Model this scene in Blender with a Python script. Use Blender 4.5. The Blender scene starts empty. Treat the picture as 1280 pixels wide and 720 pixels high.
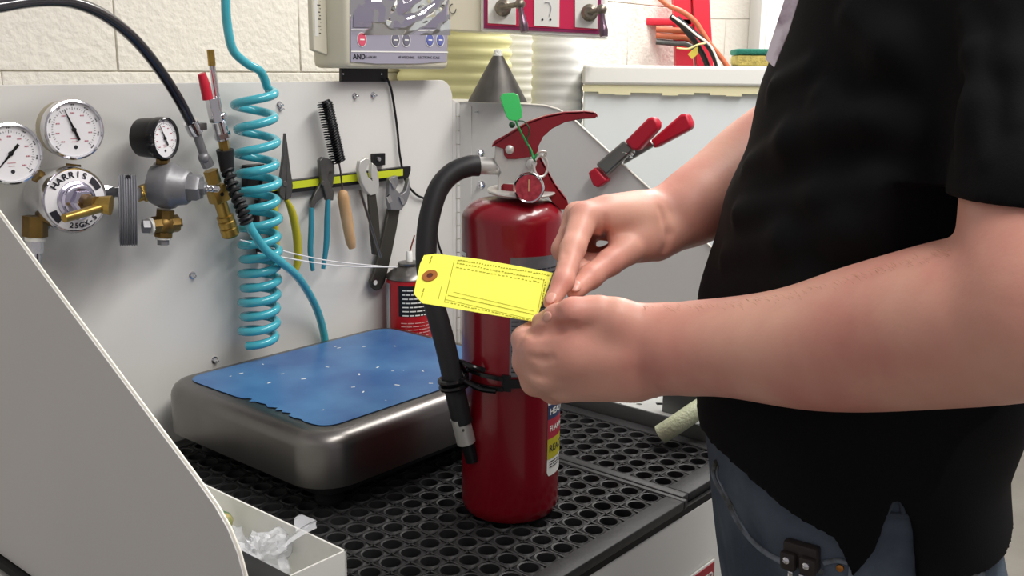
import bpy, bmesh, math, random
import numpy as np
from mathutils import Matrix, Vector, noise

# ------------------------------------------------------------------ camera
F_PX, HORIZON, CAM_Z = 1250.0, 85.0, 0.56
PITCH = math.atan((360 - HORIZON) / F_PX); ROLL = math.radians(0.6)
FW = Vector((0, math.cos(PITCH), -math.sin(PITCH))); RT = Vector((1, 0, 0)); UPV = RT.cross(FW)
CAM = Vector((0, 0, CAM_Z))
_c, _s = math.cos(ROLL), math.sin(ROLL)
CR = RT * _c + UPV * _s; CU = UPV * _c - RT * _s
scene = bpy.context.scene
cam_data = bpy.data.cameras.new('camera'); cam = bpy.data.objects.new('camera', cam_data)
scene.collection.objects.link(cam); scene.camera = cam
cam_data.sensor_width = 36; cam_data.lens = F_PX / 1280 * 36; cam_data.clip_start = 0.02
m = Matrix((CR, CU, -FW)).transposed().to_4x4(); m.translation = CAM; cam.matrix_world = m

# ------------------------------------------------------------------ world, lights, exposure
world = bpy.data.worlds.new('room_light'); scene.world = world; world.use_nodes = True
world.node_tree.nodes['Background'].inputs[0].default_value = (0.90, 0.85, 0.88, 1)
world.node_tree.nodes['Background'].inputs[1].default_value = 0.37
scene.view_settings.view_transform = 'Standard'; scene.view_settings.look = 'None'
scene.view_settings.gamma = 1; scene.view_settings.use_curve_mapping = False
scene.view_settings.exposure = 0.0

def area(name, loc, target, sx, sy, power, col=(1, 0.97, 0.93)):
    l = bpy.data.lights.new(name, 'AREA'); l.shape = 'RECTANGLE'; l.size = sx; l.size_y = sy
    l.energy = power; l.color = col
    o = bpy.data.objects.new(name, l); scene.collection.objects.link(o); o.location = loc
    d = Vector(target) - Vector(loc); o.rotation_euler = d.to_track_quat('-Z', 'Y').to_euler()
    return o
area('ceiling_lamp', (0.75, 1.25, 1.65), (0.75, 1.25, 0), 0.35, 1.3, 30)
area('ceiling_lamp', (0.85, 3.0, 1.65), (0.85, 3.0, 0), 0.4, 1.3, 42)
area('ceiling_lamp', (0.55, 0.05, 1.75), (0.55, 0.05, 0), 0.35, 1.3, 20)

# ------------------------------------------------------------------ frames and projection
AZ = math.radians(40)
U = Vector((math.sin(AZ), math.cos(AZ), 0)); N = Vector((-U.y, U.x, 0)); Z = Vector((0, 0, 1))
ND = 1.3149
def W(u, d, z):                      # station coordinates: along the bench, out from the back panel, up
    return U * u + N * (ND - d) + Z * z
def ray(x, y):
    a, b = x - 640, -(y - 360)
    return (FW * F_PX + CR * a + CU * b) / F_PX
def D(x, y, t): return CAM + ray(x, y) * t
def on_plane(x, y, P, n):
    r = ray(x, y); return CAM + r * ((P - CAM).dot(n) / r.dot(n))
def on_z(x, y, h): return on_plane(x, y, Vector((0, 0, h)), Z)
def PP(x, y, off=0.0): return on_plane(x, y, W(0, off, 0), N)      # point on the back panel, off metres in front
def depth(P): return (P - CAM).dot(FW)
def mpp(P): return depth(P) / F_PX
def frame(c, zax, up=Z):
    z = Vector(zax).normalized(); x = Vector(up).cross(z)
    if x.length < 1e-5: x = Vector((1, 0, 0)).cross(z)
    x.normalize(); y = z.cross(x)
    M = Matrix((x, y, z)).transposed().to_4x4(); M.translation = Vector(c); return M
PANEL_OUT = -N

# ------------------------------------------------------------------ materials
def srgb(c):
    if isinstance(c, str): c = [int(c[i:i+2], 16) / 255 for i in (0, 2, 4)]
    return tuple(((v + .055) / 1.055) ** 2.4 if v > .04045 else v / 12.92 for v in c)
MATS = {}
def mat(name, col, rough=.5, metal=0.0, var=0.0, vscale=8, bump=0.0, bscale=60, spec=.5, coat=0.0, trans=0.0,
        sss=0.0, col2=None, detail=4, alpha=1.0, bdist=.002, ior=1.45, lo=.35, hi=.65):
    if name in MATS: return MATS[name]
    mt = bpy.data.materials.new(name); mt.use_nodes = True; nt = mt.node_tree
    p = nt.nodes['Principled BSDF']; c = srgb(col)
    I = p.inputs
    I['Base Color'].default_value = (*c, 1); I['Roughness'].default_value = rough; I['Metallic'].default_value = metal
    I['Specular IOR Level'].default_value = spec; I['Coat Weight'].default_value = coat; I['Coat Roughness'].default_value = .08
    I['Transmission Weight'].default_value = trans; I['Alpha'].default_value = alpha; I['IOR'].default_value = ior
    if sss: I['Subsurface Weight'].default_value = sss; I['Subsurface Radius'].default_value = (1, .3, .15); I['Subsurface Scale'].default_value = .008
    tc = nt.nodes.new('ShaderNodeTexCoord')
    if var or col2:
        nz = nt.nodes.new('ShaderNodeTexNoise'); nz.inputs['Scale'].default_value = vscale; nz.inputs['Detail'].default_value = detail
        nt.links.new(tc.outputs['Object'], nz.inputs['Vector'])
        rp = nt.nodes.new('ShaderNodeValToRGB'); nt.links.new(nz.outputs['Fac'], rp.inputs['Fac'])
        rp.color_ramp.elements[0].position = lo; rp.color_ramp.elements[1].position = hi
        c2 = srgb(col2) if col2 else tuple(v * (1 - var) for v in c)
        rp.color_ramp.elements[0].color = (*c2, 1); rp.color_ramp.elements[1].color = (*c, 1)
        nt.links.new(rp.outputs['Color'], I['Base Color'])
    if bump:
        nb = nt.nodes.new('ShaderNodeTexNoise'); nb.inputs['Scale'].default_value = bscale; nb.inputs['Detail'].default_value = 5
        nt.links.new(tc.outputs['Object'], nb.inputs['Vector'])
        bp = nt.nodes.new('ShaderNodeBump'); bp.inputs['Strength'].default_value = bump; bp.inputs['Distance'].default_value = bdist
        nt.links.new(nb.outputs['Fac'], bp.inputs['Height']); nt.links.new(bp.outputs['Normal'], I['Normal'])
    MATS[name] = mt; return mt

panel_m = mat('painted_steel_panel', 'dcdbd7', .38, var=.05, vscale=3)
edge_m = mat('worn_panel_edge', 'f3efe2', .4)
wall_m = mat('painted_block', 'f1ede2', .6, var=.03, vscale=6, bump=.9, bscale=75, bdist=.0035)
mortar_m = mat('painted_mortar', 'e6e1d4', .8, bump=.5, bscale=60)
white_m = mat('white_enamel', 'ecece6', .35)
cream_m = mat('cream_plastic', 'ddd8c4', .42, bump=.1, bscale=200, bdist=.0005)
floor_m = mat('grey_floor', '8c8880', .5, var=.2, vscale=4)
rubber_m = mat('black_rubber_mat', '313132', .55, var=.55, vscale=9, bump=.35, bscale=90, bdist=.002)
bench_dark_m = mat('dark_bench_top', '0d0d0e', .7)
steel_m = mat('brushed_steel', '85827f', .33, 1.0, var=.12, vscale=14, bump=.08, bscale=120, bdist=.0005)
sgrey_m = mat('dull_steel', '6d6c6a', .45, .8, var=.25, vscale=30)
chrome_m = mat('chrome', 'dcdce0', .12, 1.0)
alu_m = mat('cast_aluminium', 'd2d1cc', .40, .55, bump=.2, bscale=200, bdist=.0006)
brass_m = mat('brass', 'b99a52', .33, .9, var=.25, vscale=40)
oldbrass_m = mat('tarnished_brass', '8a6f3e', .42, .85, var=.35, vscale=50)
cast_m = mat('grey_cast_metal', '8b8b8e', .42, .5, bump=.3, bscale=220, bdist=.0006)
blk_m = mat('black_plastic', '151517', .35)
blkr_m = mat('black_rubber', '1b1b1d', .55, bump=.15, bscale=150)
purp_m = mat('black_vinyl_hose', '16131f', .22, coat=.4)
teal_m = mat('teal_polyurethane', '48b4c4', .25, coat=.5, var=.15, vscale=12)
red_m = mat('extinguisher_red_paint', '84071a', .30, coat=.5, var=.10, vscale=7)
redp_m = mat('red_vinyl_grip', 'b8152f', .42)
white2_m = mat('dial_white', 'ecebee', .4)
print_m = mat('dark_print', '26262e', .6)
pinkprint_m = mat('red_print', 'b86a78', .6)
yel_m = mat('yellow_card', 'ffff62', .7, var=.03, vscale=30)
ink_m = mat('olive_print_ink', 'a3a02a', .8)
eye_m = mat('brown_eyelet_reinforcement', 'a8662c', .6)
green_m = mat('green_seal_plastic', '25b455', .35)
dgreen_m = mat('dark_green_wire', '1d4a2c', .5)
blue_m = mat('blue_protective_film', '335d93', .32, col2='4c7dab', vscale=9, detail=8, lo=.3, hi=.62, bump=.12, bscale=14, bdist=.001)
glass_m = mat('clear_plastic', 'ffffff', .08, trans=1.0, ior=1.3)
skin_m = mat('skin', 'e8b29c', .46, col2='d0867a', vscale=11, sss=.18, bump=.22, bscale=330, bdist=.0006, detail=6, lo=.25, hi=.7)
nail_m = mat('fingernail', 'dfa694', .28)
shirt_m = mat('black_cotton', '0a0a0c', .85, spec=.2, bump=.3, bscale=700, bdist=.0006)
jean_m = mat('blue_denim', '5d6874', .85, col2='414b57', vscale=14, detail=8, bump=.5, bscale=500, bdist=.001, spec=.2)
stitch_m = mat('worn_denim_seam', '7f8a96', .9, col2='4a4a44', vscale=60)
leather_m = mat('brown_leather', '2b2522', .55, bump=.3, bscale=200)
yelp_m = mat('yellow_vinyl_grip', 'b3a92d', .4)
tealg_m = mat('blue_vinyl_grip', '2b7f93', .4)
darkg_m = mat('maroon_vinyl_grip', '2e1319', .45)
wood_m = mat('turned_wood', 'c9a67e', .55, col2='b58d63', vscale=18)
strip_m = mat('yellow_rail_strip', 'c6d02a', .45)
film_m = mat('translucent_duct', 'f1f1ef', .6)
yduct_m = mat('yellow_lit_duct', 'e9e6ae', .5)  # pale yellow base colour stands in for yellow light inside the duct
duct_sh_m = mat('sheet_metal', '5a5753', .5, .5, var=.35, vscale=26)
mag_m = mat('red_instrument_panel', 'cf2a55', .4)
purpb_m = mat('plum_panel_border', '8a2a5a', .4)
canred_m = mat('can_red', 'b0141f', .35)
orange_m = mat('orange_hose', 'c76a48', .45)
ladder_m = mat('red_fibreglass', 'd8293e', .4)
sponge_m = mat('yellow_sponge', 'cdbb6a', .9, bump=1, bscale=300, bdist=.003, var=.3, vscale=90)
scour_m = mat('green_scouring_pad', '2f7d6a', .95, bump=1, bscale=400, bdist=.003)
braid_m = mat('braided_clear_hose', 'c9cfae', .4, bump=.8, bscale=260, bdist=.002)
bagm = mat('cloudy_plastic_bag', 'e8eaee', .25, alpha=.55, bump=.6, bscale=40, bdist=.006)
sil_lab_m = mat('silver_label', '85858a', .35, .55, var=.15, vscale=90)
pinkwing_m = panel_m

# ------------------------------------------------------------------ mesh builder
def spline(pts, n=8, closed=False):
    pts = [Vector(p) for p in pts]; out = []
    k = len(pts); rng = range(k if closed else k - 1)
    for i in rng:
        if closed: p0, p1, p2, p3 = (pts[(i + j) % k] for j in (-1, 0, 1, 2))
        else:
            p1, p2 = pts[i], pts[i + 1]
            p0 = pts[i - 1] if i else p1 * 2 - p2; p3 = pts[i + 2] if i + 2 < k else p2 * 2 - p1
        for j in range(n):
            t = j / n
            out.append(.5 * ((2 * p1) + (p2 - p0) * t + (2 * p0 - 5 * p1 + 4 * p2 - p3) * t * t + (3 * p1 - p0 - 3 * p2 + p3) * t ** 3))
    if not closed: out.append(pts[-1].copy())
    return out
class B:
    def __init__(s): s.bm = bmesh.new()
    def _face(s, vs):
        try: s.bm.faces.new(vs)
        except ValueError: pass
    def box(s, M, sx, sy, sz, bev=0, seg=2):
        r = bmesh.ops.create_cube(s.bm, size=1, matrix=M @ Matrix.Diagonal((sx, sy, sz, 1)))
        if bev:
            vs = r['verts']; es = list({e for v in vs for e in v.link_edges})
            bmesh.ops.bevel(s.bm, geom=es, offset=bev, segments=seg, affect='EDGES', profile=.5)
        return s
    def ring(s, c, x, y, r, seg): return [s.bm.verts.new(c + x * (r * math.cos(2 * math.pi * i / seg)) + y * (r * math.sin(2 * math.pi * i / seg))) for i in range(seg)]
    def skin(s, rings, closed=False, caps=True):
        k = len(rings)
        for a in range(k if closed else k - 1):
            A, Bq = rings[a], rings[(a + 1) % k]; n = len(A)
            for i in range(n): s._face((A[i], A[(i + 1) % n], Bq[(i + 1) % n], Bq[i]))
        if caps and not closed:
            s._face(list(reversed(rings[0]))); s._face(rings[-1])
        return s
    def cyl(s, p0, p1, r0, r1=None, seg=20):
        p0, p1 = Vector(p0), Vector(p1); r1 = r0 if r1 is None else r1
        M = frame(p0, p1 - p0, Z if abs((p1 - p0).normalized().z) < .95 else Vector((1, 0, 0)))
        x, y = M.col[0].xyz, M.col[1].xyz
        return s.skin([s.ring(p0, x, y, r0, seg), s.ring(p1, x, y, r1, seg)])
    def tube(s, pts, r, seg=10, closed=False, smooth=0, flat=1.0, caps=True):
        pts = [Vector(p) for p in pts]
        if smooth: 
            if isinstance(r, (list, tuple)):
                rr = []; k = len(r)
                for i in range(k - 1):
                    for j in range(smooth): rr.append(r[i] + (r[i + 1] - r[i]) * j / smooth)
                rr.append(r[-1]); r = rr
            pts = spline(pts, smooth, closed)
        n = len(pts); rings = []; prev = None
        for i, p in enumerate(pts):
            if closed: t = pts[(i + 1) % n] - pts[i - 1]
            else: t = pts[min(i + 1, n - 1)] - pts[max(i - 1, 0)]
            t.normalize()
            if prev is None: x = t.cross(Z if abs(t.z) < .9 else Vector((1, 0, 0)))
            else: x = prev - t * prev.dot(t)
            x.normalize(); prev = x; y = t.cross(x)
            ri = r[i] if isinstance(r, (list, tuple)) else r
            rings.append([s.bm.verts.new(p + x * (ri * math.cos(2 * math.pi * j / seg)) + y * (ri * flat * math.sin(2 * math.pi * j / seg))) for j in range(seg)])
        return s.skin(rings, closed, caps)
    def lathe(s, M, prof, seg=32, caps=True, closed=False):
        x, y, z, c = M.col[0].xyz, M.col[1].xyz, M.col[2].xyz, M.translation
        return s.skin([s.ring(c + z * h, x, y, max(r, 1e-5), seg) for r, h in prof], closed, caps)
    def prism(s, poly, vec):
        vec = Vector(vec); a = [s.bm.verts.new(Vector(p)) for p in poly]; b = [s.bm.verts.new(Vector(p) + vec) for p in poly]
        n = len(a)
        s._face(list(reversed(a))); s._face(b)
        for i in range(n): s._face((a[i], a[(i + 1) % n], b[(i + 1) % n], b[i]))
        return s
    def ball(s, c, r, sc=(1, 1, 1), M=None, seg=16):
        M = (M or Matrix.Translation(Vector(c)))
        bmesh.ops.create_uvsphere(s.bm, u_segments=seg, v_segments=max(6, seg // 2 + 2), radius=r, matrix=M @ Matrix.Diagonal((*sc, 1))); return s
    def mesh(s, me, M):
        n0 = len(s.bm.verts); s.bm.from_mesh(me); s.bm.verts.ensure_lookup_table()
        for v in s.bm.verts[n0:]: v.co = M @ v.co
        return s
    def build(s, name, m, parent=None, bevel=0, sharp=38, center=None, flip=False):
        bm = s.bm; bmesh.ops.recalc_face_normals(bm, faces=bm.faces)
        me = bpy.data.meshes.new(name)
        vs = [v.co for v in bm.verts]
        lo = Vector((min(v[i] for v in vs) for i in range(3))); hi = Vector((max(v[i] for v in vs) for i in range(3)))
        c = Vector(center) if center is not None else (lo + hi) / 2
        for v in bm.verts: v.co -= c
        bm.to_mesh(me); bm.free()
        return link(name, me, m, parent, c, bevel, sharp)
WLOC = {}
def link(name, me, m, parent, c, bevel=0, sharp=38):
    if m: me.materials.append(m)
    me.polygons.foreach_set('use_smooth', [True] * len(me.polygons))
    if sharp: me.set_sharp_from_angle(angle=math.radians(sharp))
    o = bpy.data.objects.new(name, me); scene.collection.objects.link(o)
    WLOC[o.name] = Vector(c)
    if parent is not None: o.parent = parent; o.location = Vector(c) - WLOC[parent.name]
    else: o.location = c
    if bevel:
        b = o.modifiers.new('bevel', 'BEVEL'); b.width = bevel; b.segments = 2; b.limit_method = 'ANGLE'; b.angle_limit = math.radians(40)
    return o
def thing(name, label, cat, loc, group=None):
    o = bpy.data.objects.new(name, None); scene.collection.objects.link(o); o.location = loc; o.empty_display_size = .02
    WLOC[o.name] = Vector(loc); return tag(o, label, cat, group)
def tag(o, label=None, cat=None, group=None, kind=None):
    if label: o['label'] = label
    if cat: o['category'] = cat
    if group: o['group'] = group
    if kind: o['kind'] = kind
    return o
def text_mesh(txt, size=1.0, extrude=0.0, align='CENTER', bold=0.0):
    cu = bpy.data.curves.new('lettering', 'FONT'); cu.body = txt; cu.size = size; cu.extrude = extrude; cu.align_x = align; cu.align_y = 'CENTER'
    cu.offset = bold; cu.resolution_u = 3
    o = bpy.data.objects.new('tmp_text', cu); scene.collection.objects.link(o)
    bpy.context.view_layer.update()
    me = bpy.data.meshes.new_from_object(o.evaluated_get(bpy.context.evaluated_depsgraph_get()))
    bpy.data.objects.remove(o); return me
def arc_text(b, txt, M, radius, size, mid_deg, top=True, spread=1.0, h=.001):
    w = size * .78 * spread; n = len(txt)
    for i, ch in enumerate(txt):
        if ch == ' ': continue
        da = w / radius * (i - (n - 1) / 2); a = math.radians(mid_deg) + (-da if top else da)
        p = Matrix.Translation((radius * math.cos(a), radius * math.sin(a), h)) @ Matrix.Rotation(a - math.pi / 2 if top else a + math.pi / 2, 4, 'Z')
        b.mesh(text_mesh(ch, size, .0003, bold=size * .03), M @ p)
def pxpoly(pts, P, n): return [on_plane(x, y, P, n) for x, y in pts]
def ppoly(pts, off): return [PP(x, y, off) for x, y in pts]
rnd = random.Random(7)

# ================================================================== SETTING
fl = B().box(Matrix.Translation((0.5, 1.6, -.825)), 7, 8, .05).build('floor', floor_m); tag(fl, kind='structure')
WALL_D = -.38
uend = on_plane(843, 40, W(0, WALL_D, 0), N).dot(U); ujoint = on_plane(266, 40, W(0, WALL_D, 0), N).dot(U)
def block_wall(name, M, length, height, joint0, row0, thick, bw=.40, bh=.20, gap=.002, x0=0):
    # M: origin at lower left of the wall face, x along, y up, z out
    wb = B().box(M @ Matrix.Translation((length / 2, height / 2, -thick / 2 + .0035)), length, height, thick - .006)
    w = wb.build(name, mortar_m, center=M @ Vector((length / 2, 0, 0))); tag(w, kind='structure')
    shared = {}
    r = 0; y = row0 - bh
    R = M.to_3x3().to_4x4()
    while y < height:
        xs = joint0 + (bw / 2 if r % 2 else 0)
        xs -= math.ceil(xs / bw) * bw
        while xs < length:
            a, c, lo, hi = max(xs, 0), min(xs + bw, length), max(y, 0), min(y + bh, height)
            if c - a > .03 and hi - lo > .03:
                key = (round(c - a, 3), round(hi - lo, 3))
                ctr = M @ Vector(((a + c) / 2, (lo + hi) / 2, 0))
                if key not in shared:
                    o = B().box(R, c - a - gap, hi - lo - gap, .012, .0015, 1).build('concrete_block', wall_m, center=(0, 0, 0)); 
                    shared[key] = o.data
                else:
                    o = bpy.data.objects.new('concrete_block', shared[key]); scene.collection.objects.link(o)
                o.parent = w; o.location = ctr - WLOC[w.name]
            xs += bw
        y += bh; r += 1
    return w
u0 = -.6
Mw = frame(W(u0, WALL_D, -.8), PANEL_OUT)
zj = on_plane(790, 5, W(0, WALL_D, 0), N).z
block_wall('wall_back', Mw, uend - u0, 2.5, ujoint - u0 , (zj + .8) % .2, .15)
# far wall of the room behind the gap
far_n = Vector((-.12, -1, 0)).normalized(); far_P = D(900, 40, 4.2)
Mf = frame(Vector((far_P.x, far_P.y, 0)) - Vector((-far_n.y, far_n.x, 0)) * -0, far_n)
fx = Mf.col[0].xyz
zf = on_plane(900, 24, far_P, far_n).z
Mf.translation = Vector((far_P.x, far_P.y, -.8)) - fx * 1.6
block_wall('wall_far', Mf, 4.0, 2.5, 1.42, (zf + .8) % .2, .15)
# steel locker beside the far wall (pale door edge and dark gap at right)
lk = thing('steel_locker', 'pale tall locker beyond the white chest, behind the man', 'locker', D(1010, 0, 3.6) * 1)
a0 = D(957, 40, 3.7)
lkP = Vector((a0.x + .32, a0.y + .2, 0)); WLOC[lk.name] = Vector((lkP.x, lkP.y, -.8)); lk.location = WLOC[lk.name]
Ml = frame(Vector((lkP.x, lkP.y, .3)), far_n)
B().box(Ml, .62, 2.2, .4, .004).build('locker_body', white_m, lk)
B().box(Ml @ Matrix.Translation((0, 0, .206)), .58, 2.14, .012, .003).build('door', white_m, lk)
B().box(Ml @ Matrix.Translation((.2, -.1, .222)), .02, .12, .02, .004).build('handle', sgrey_m, lk)

# ================================================================== WORKBENCH
BU0, BU1, BD1 = .44, 1.56, .70
bench = thing('workbench', 'white steel workbench carrying the black rubber mats and the scale', 'workbench', W(1, .35, -.8))
Mb = lambda u, d, z: frame(W(u, d, z), Z, U * -1 if False else N * -1)   # x? local frame on bench plane
def bbox(b, u0, u1, d0, d1, z0, z1, bev=0):
    M = Matrix((U, -N, Z)).transposed().to_4x4()
    M.translation = W((u0 + u1) / 2, (d0 + d1) / 2, (z0 + z1) / 2)
    return b.box(M, u1 - u0, d1 - d0, z1 - z0, bev)
bbox(B(), BU0, BU1, -.01, BD1 - .004, -.022, -.012).build('worktop', bench_dark_m, bench)
bbox(B(), BU0, BU1, BD1 - .03, BD1 - .003, -.62, -.022, .002).build('front_panel', white_m, bench)
bbox(B(), BU0, BU0 + .02, 0, BD1 - .03, -.62, -.03).build('side_panel', white_m, bench)
bbox(B(), BU1 - .02, BU1, 0, BD1 - .03, -.62, -.03).build('side_panel', white_m, bench)
for uu in (BU0 + .04, BU1 - .04):
    for dd in (.04, BD1 - .06): bbox(B(), uu - .025, uu + .025, dd - .025, dd + .025, -.80, -.62).build('leg', sgrey_m, bench)
# warning sign on the bench front: only its corner shows beside the jeans
sgM = frame(on_plane(893, 698, W(0, BD1, 0), N), PANEL_OUT)
sg = thing('danger_sign', 'red danger sign on the white bench front beside the jeans', 'sign', sgM.translation)
sz_ = .030
SM = sgM @ Matrix.Translation((-.0575, -.025, .000))
B().box(SM, .115, .05, .003, .001).build('sign_plate', white_m, sg)
B().box(SM @ Matrix.Translation((0, 0, .001)), .108, .044, .003).build('red_field', mat('sign_red', 'b52233', .5), sg)
bt = B(); bt.mesh(text_mesh('DANGER', .026, .0004, bold=.0004), SM @ Matrix.Translation((0, 0, .0031))); bt.build('lettering', white_m, sg)

# rubber mats: sheets with round holes, raised rims and ribs
def rubber_mat(name, label, us, ds, u0, u1, d0, d1, pitch=.032, r=.0118):
    bm = bmesh.new(); z0, z1 = -.0115, 0.0; seg = 16
    def V(u, d, z): return bm.verts.new(W(u, d, z))
    h = pitch / 2
    for u in us:
        for d in ds:
            # square cell with a round hole; square border sampled at the same angles
            sq, rim, rin, bot = [], [], [], []
            for k in range(seg):
                a = 2 * math.pi * (k + .5) / seg; c, s_ = math.cos(a), math.sin(a); q = h / max(abs(c), abs(s_))
                sq.append(V(u + c * q, d + s_ * q, z1 - .003)); rim.append(V(u + c * (r + .0022), d + s_ * (r + .0022), z1)); rin.append(V(u + c * r, d + s_ * r, z1 - .0008)); bot.append(V(u + c * r, d + s_ * r, z0))
            for k in range(seg):
                j = (k + 1) % seg
                bm.faces.new((sq[k], sq[j], rim[j], rim[k])); bm.faces.new((rim[k], rim[j], rin[j], rin[k])); bm.faces.new((rin[k], rin[j], bot[j], bot[k]))
    cu0, cu1, cd0, cd1 = min(us) - h, max(us) + h, min(ds) - h, max(ds) + h
    b = B(); b.bm.free(); b.bm = bm
    # thin ribs between the rings
    for i in range(len(us) + 1):
        uu = cu0 + i * pitch; bbox(b, uu - .0011, uu + .0011, cd0, cd1, -.004, -.0006)
    for i in range(len(ds) + 1):
        dd = cd0 + i * pitch; bbox(b, cu0, cu1, dd - .0011, dd + .0011, -.004, -.0006)
    bbox(b, u0, cu0, d0, d1, z0, 0.001, .0015); bbox(b, cu1, u1, d0, d1, z0, 0.001, .0015)
    if cd0 - d0 > .004: bbox(b, cu0, cu1, d0, cd0, z0, 0.001, .0015)
    bbox(b, cu0, cu1, cd1, d1, z0, 0.001, .0015)
    o = b.build(name, rubber_m, sharp=50); return tag(o, label, 'mat', 'rubber mats on the bench')
nu = int((1.078 - .47) / .032) + 1
rubber_mat('rubber_mat', 'large black rubber mat with round holes under the scale and extinguisher', [1.078 - .032 * i for i in range(nu)], [.655 - .032 * i for i in range(20)], .455, 1.103, .005, .699)
rubber_mat('rubber_mat', 'black perforated rubber mat right of the seam, beside the steel bar', [1.137 + .032 * i for i in range(5)], [.640 - .032 * i for i in range(20)], 1.105, 1.306, .005, .690)

# ================================================================== STATION PANELS
hood = thing('splash_enclosure', 'pale grey three-sided steel enclosure standing around the bench, with tools and gauges', 'enclosure', W(.95, .0, -.01))
ztl = .532
pt = [W(.44, 0, -.01), W(.44, 0, ztl)]
cr = PP(571, 125).dot(U)
for k in range(7):
    a = math.pi / 2 * k / 6; pt.append(W(cr - .03 - .012 + .03 * math.sin(a), 0, .537 - .035 + .035 * math.cos(a)))
pt.append(W(cr - .012, 0, -.01))
B().prism(pt, N * .004).build('back_panel', panel_m, hood, bevel=.0008)
# turned flange at the right end of the back panel
B().prism([W(cr - .012, 0, -.01), W(cr - .012, 0, .50), W(cr - .004, .004, .497), W(cr - .004, .004, -.01)], N * .004).build('flange', panel_m, hood)
# right wing, hinged
WA = math.radians(120); WD = Vector((math.sin(WA), math.cos(WA), 0)); WN = Vector((-WD.y, WD.x, 0))   # WN: away from the bench
Hp = W(cr, .004, 0)
wing_pts = [(573, 127), (640, 129), (680, 131.5), (697, 136), (708, 142), (722, 153), (761, 189), (815, 238), (880, 300), (935, 352)]
wp = [on_plane(x, y, Hp, WN) for x, y in wing_pts]
last = wp[-1]; wp = wp + [Vector((last.x, last.y, .04)) + WD * .03, Vector((last.x, last.y, .028)) + WD * .03, Vector((Hp.x, Hp.y, .028))]
B().prism(wp, WN * .003).build('right_wing', panel_m, hood, bevel=.0006)
B().tube([p - WN * .0012 for p in wp[:10]], .0016, 6).build('wing_edge', edge_m, hood)
# piano hinge
hb = B(); hz = .495; i = 0
while hz > .05:
    hb.cyl(Vector((Hp.x, Hp.y, hz)) - WN * .002, Vector((Hp.x, Hp.y, hz - .0245)) - WN * .002, .0042 if i % 2 else .0047, seg=10); hz -= .026; i += 1
hb.build('hinge_barrel', panel_m, hood)
hl = B()
for x0, s in ((.012, 1),):
    hl.prism([Vector((Hp.x, Hp.y, .49)) + WD * .004, Vector((Hp.x, Hp.y, .49)) + WD * .030, Vector((Hp.x, Hp.y, .05)) + WD * .030, Vector((Hp.x, Hp.y, .05)) + WD * .004], -WN * .0014)
hl.build('hinge_leaf', panel_m, hood)
def bolt(P, n, r=.006, parent=hood):
    M = frame(P, n); b = B()
    b.lathe(M, [(r * 1.25, 0), (r * 1.25, .0012), (r * .9, .0014)], 16); b.lathe(M, [(r * .85, .0012), (r * .85, .005), (r * .5, .0075)], 6)
    b.lathe(M, [(r * .4, .0075), (r * .4, .010), (r * .2, .011)], 10)
    return b.build('bolt', chrome_m, parent)
for x, y in ((349, 131), (443, 120), (466, 119), (240, 344), (268, 450)): bolt(PP(x, y), PANEL_OUT, .0045)
bolt(PP(350, 136), PANEL_OUT, .003)
for x, y in ((601, 191), (602, 231), (602, 300)): bolt(on_plane(x, y, Hp, WN), -WN, .0066)
bolt(on_plane(597, 140, Hp, WN), -WN, .002)
# left wing, close to the camera: seen from its outer face
LU = .45; LP = U * LU
lw = [on_plane(x, y, LP, U) for x, y in [(-125, 90), (0, 265), (60, 347), (130, 440), (200, 534), (245, 594), (272, 632), (288, 660), (300, 690), (308, 720), (312, 745)]]
ld = [uvp.dot(-N) for uvp in lw]
bl = lw[-1]; lw2 = [Vector((lw[0].x, lw[0].y, -.01))] + lw + [Vector((bl.x, bl.y, -.01))]
back = W(LU, 0, .50); 
lw2 = [W(LU, .0, -.01), W(LU, .0, .50)] + lw + [Vector((bl.x, bl.y, -.01))]
B().prism(lw2, -U * .003).build('left_wing', pinkwing_m, hood, bevel=.0005)
B().tube([W(LU, .0, .50)] + [p for p in lw] + [Vector((bl.x, bl.y, .0))], .0016, 6).build('wing_edge', edge_m, hood)

# ================================================================== BIN
binv = thing('parts_bin', 'open white bin with cloudy plastic bags at the left front of the bench', 'bin', W(.565, .45, .002))
bz = .088
bu0, bu1, bd0, bd1 = .515, .599, .25, .600
t_ = .0022
bbox(B(), bu1 - t_, bu1, bd0, bd1, .002, bz).build('side_wall', white_m, binv)
bbox(B(), bu0, bu0 + t_, bd0, bd1, .002, bz).build('side_wall', white_m, binv)
bbox(B(), bu0, bu1, bd1 - t_, bd1, .002, bz).build('end_wall', white_m, binv)
bbox(B(), bu0, bu1, bd0, bd0 + t_, .002, bz).build('end_wall', white_m, binv)
bbox(B(), bu0, bu1, bd0, bd1, .002, .004).build('bottom', white_m, binv)
# crumpled bags
def crumple(name, label, c, size, seed, m, spike=None):
    b = B(); b.ball(c, size, (1, 1, .75), seg=44)
    for v in b.bm.verts:
        p = v.co - c; k = .95 + .6 * noise.noise(p * 40 + Vector((seed, 0, 0))) - .55 * abs(noise.noise(p * 75 + Vector((0, seed, 0)))) + .2 * noise.noise(p * 190)
        v.co = c + p * k
    if spike:
        a, bb, w = spike; prev = None
        for k in range(9):
            t = k / 8; ww = w * (2.6 * (1 - t) ** .8 + .35); cc_ = a.lerp(bb, t) + U * (.004 * math.sin(t * 5)) + N * (.003 * math.sin(t * 9))
            row = [b.bm.verts.new(cc_ + ww * q + N * (.004 * (1 - q * q) * (1 if k % 2 else .5))) for q in (-1, -.5, 0, .5, 1)]
            if prev:
                for q in range(4): b._face((prev[q], prev[q + 1], row[q + 1], row[q]))
            prev = row
    o = b.build(name, m, sharp=25); return tag(o, label, 'bag', 'bags in the white bin')
bagc = W(.562, .505, .062)
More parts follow.
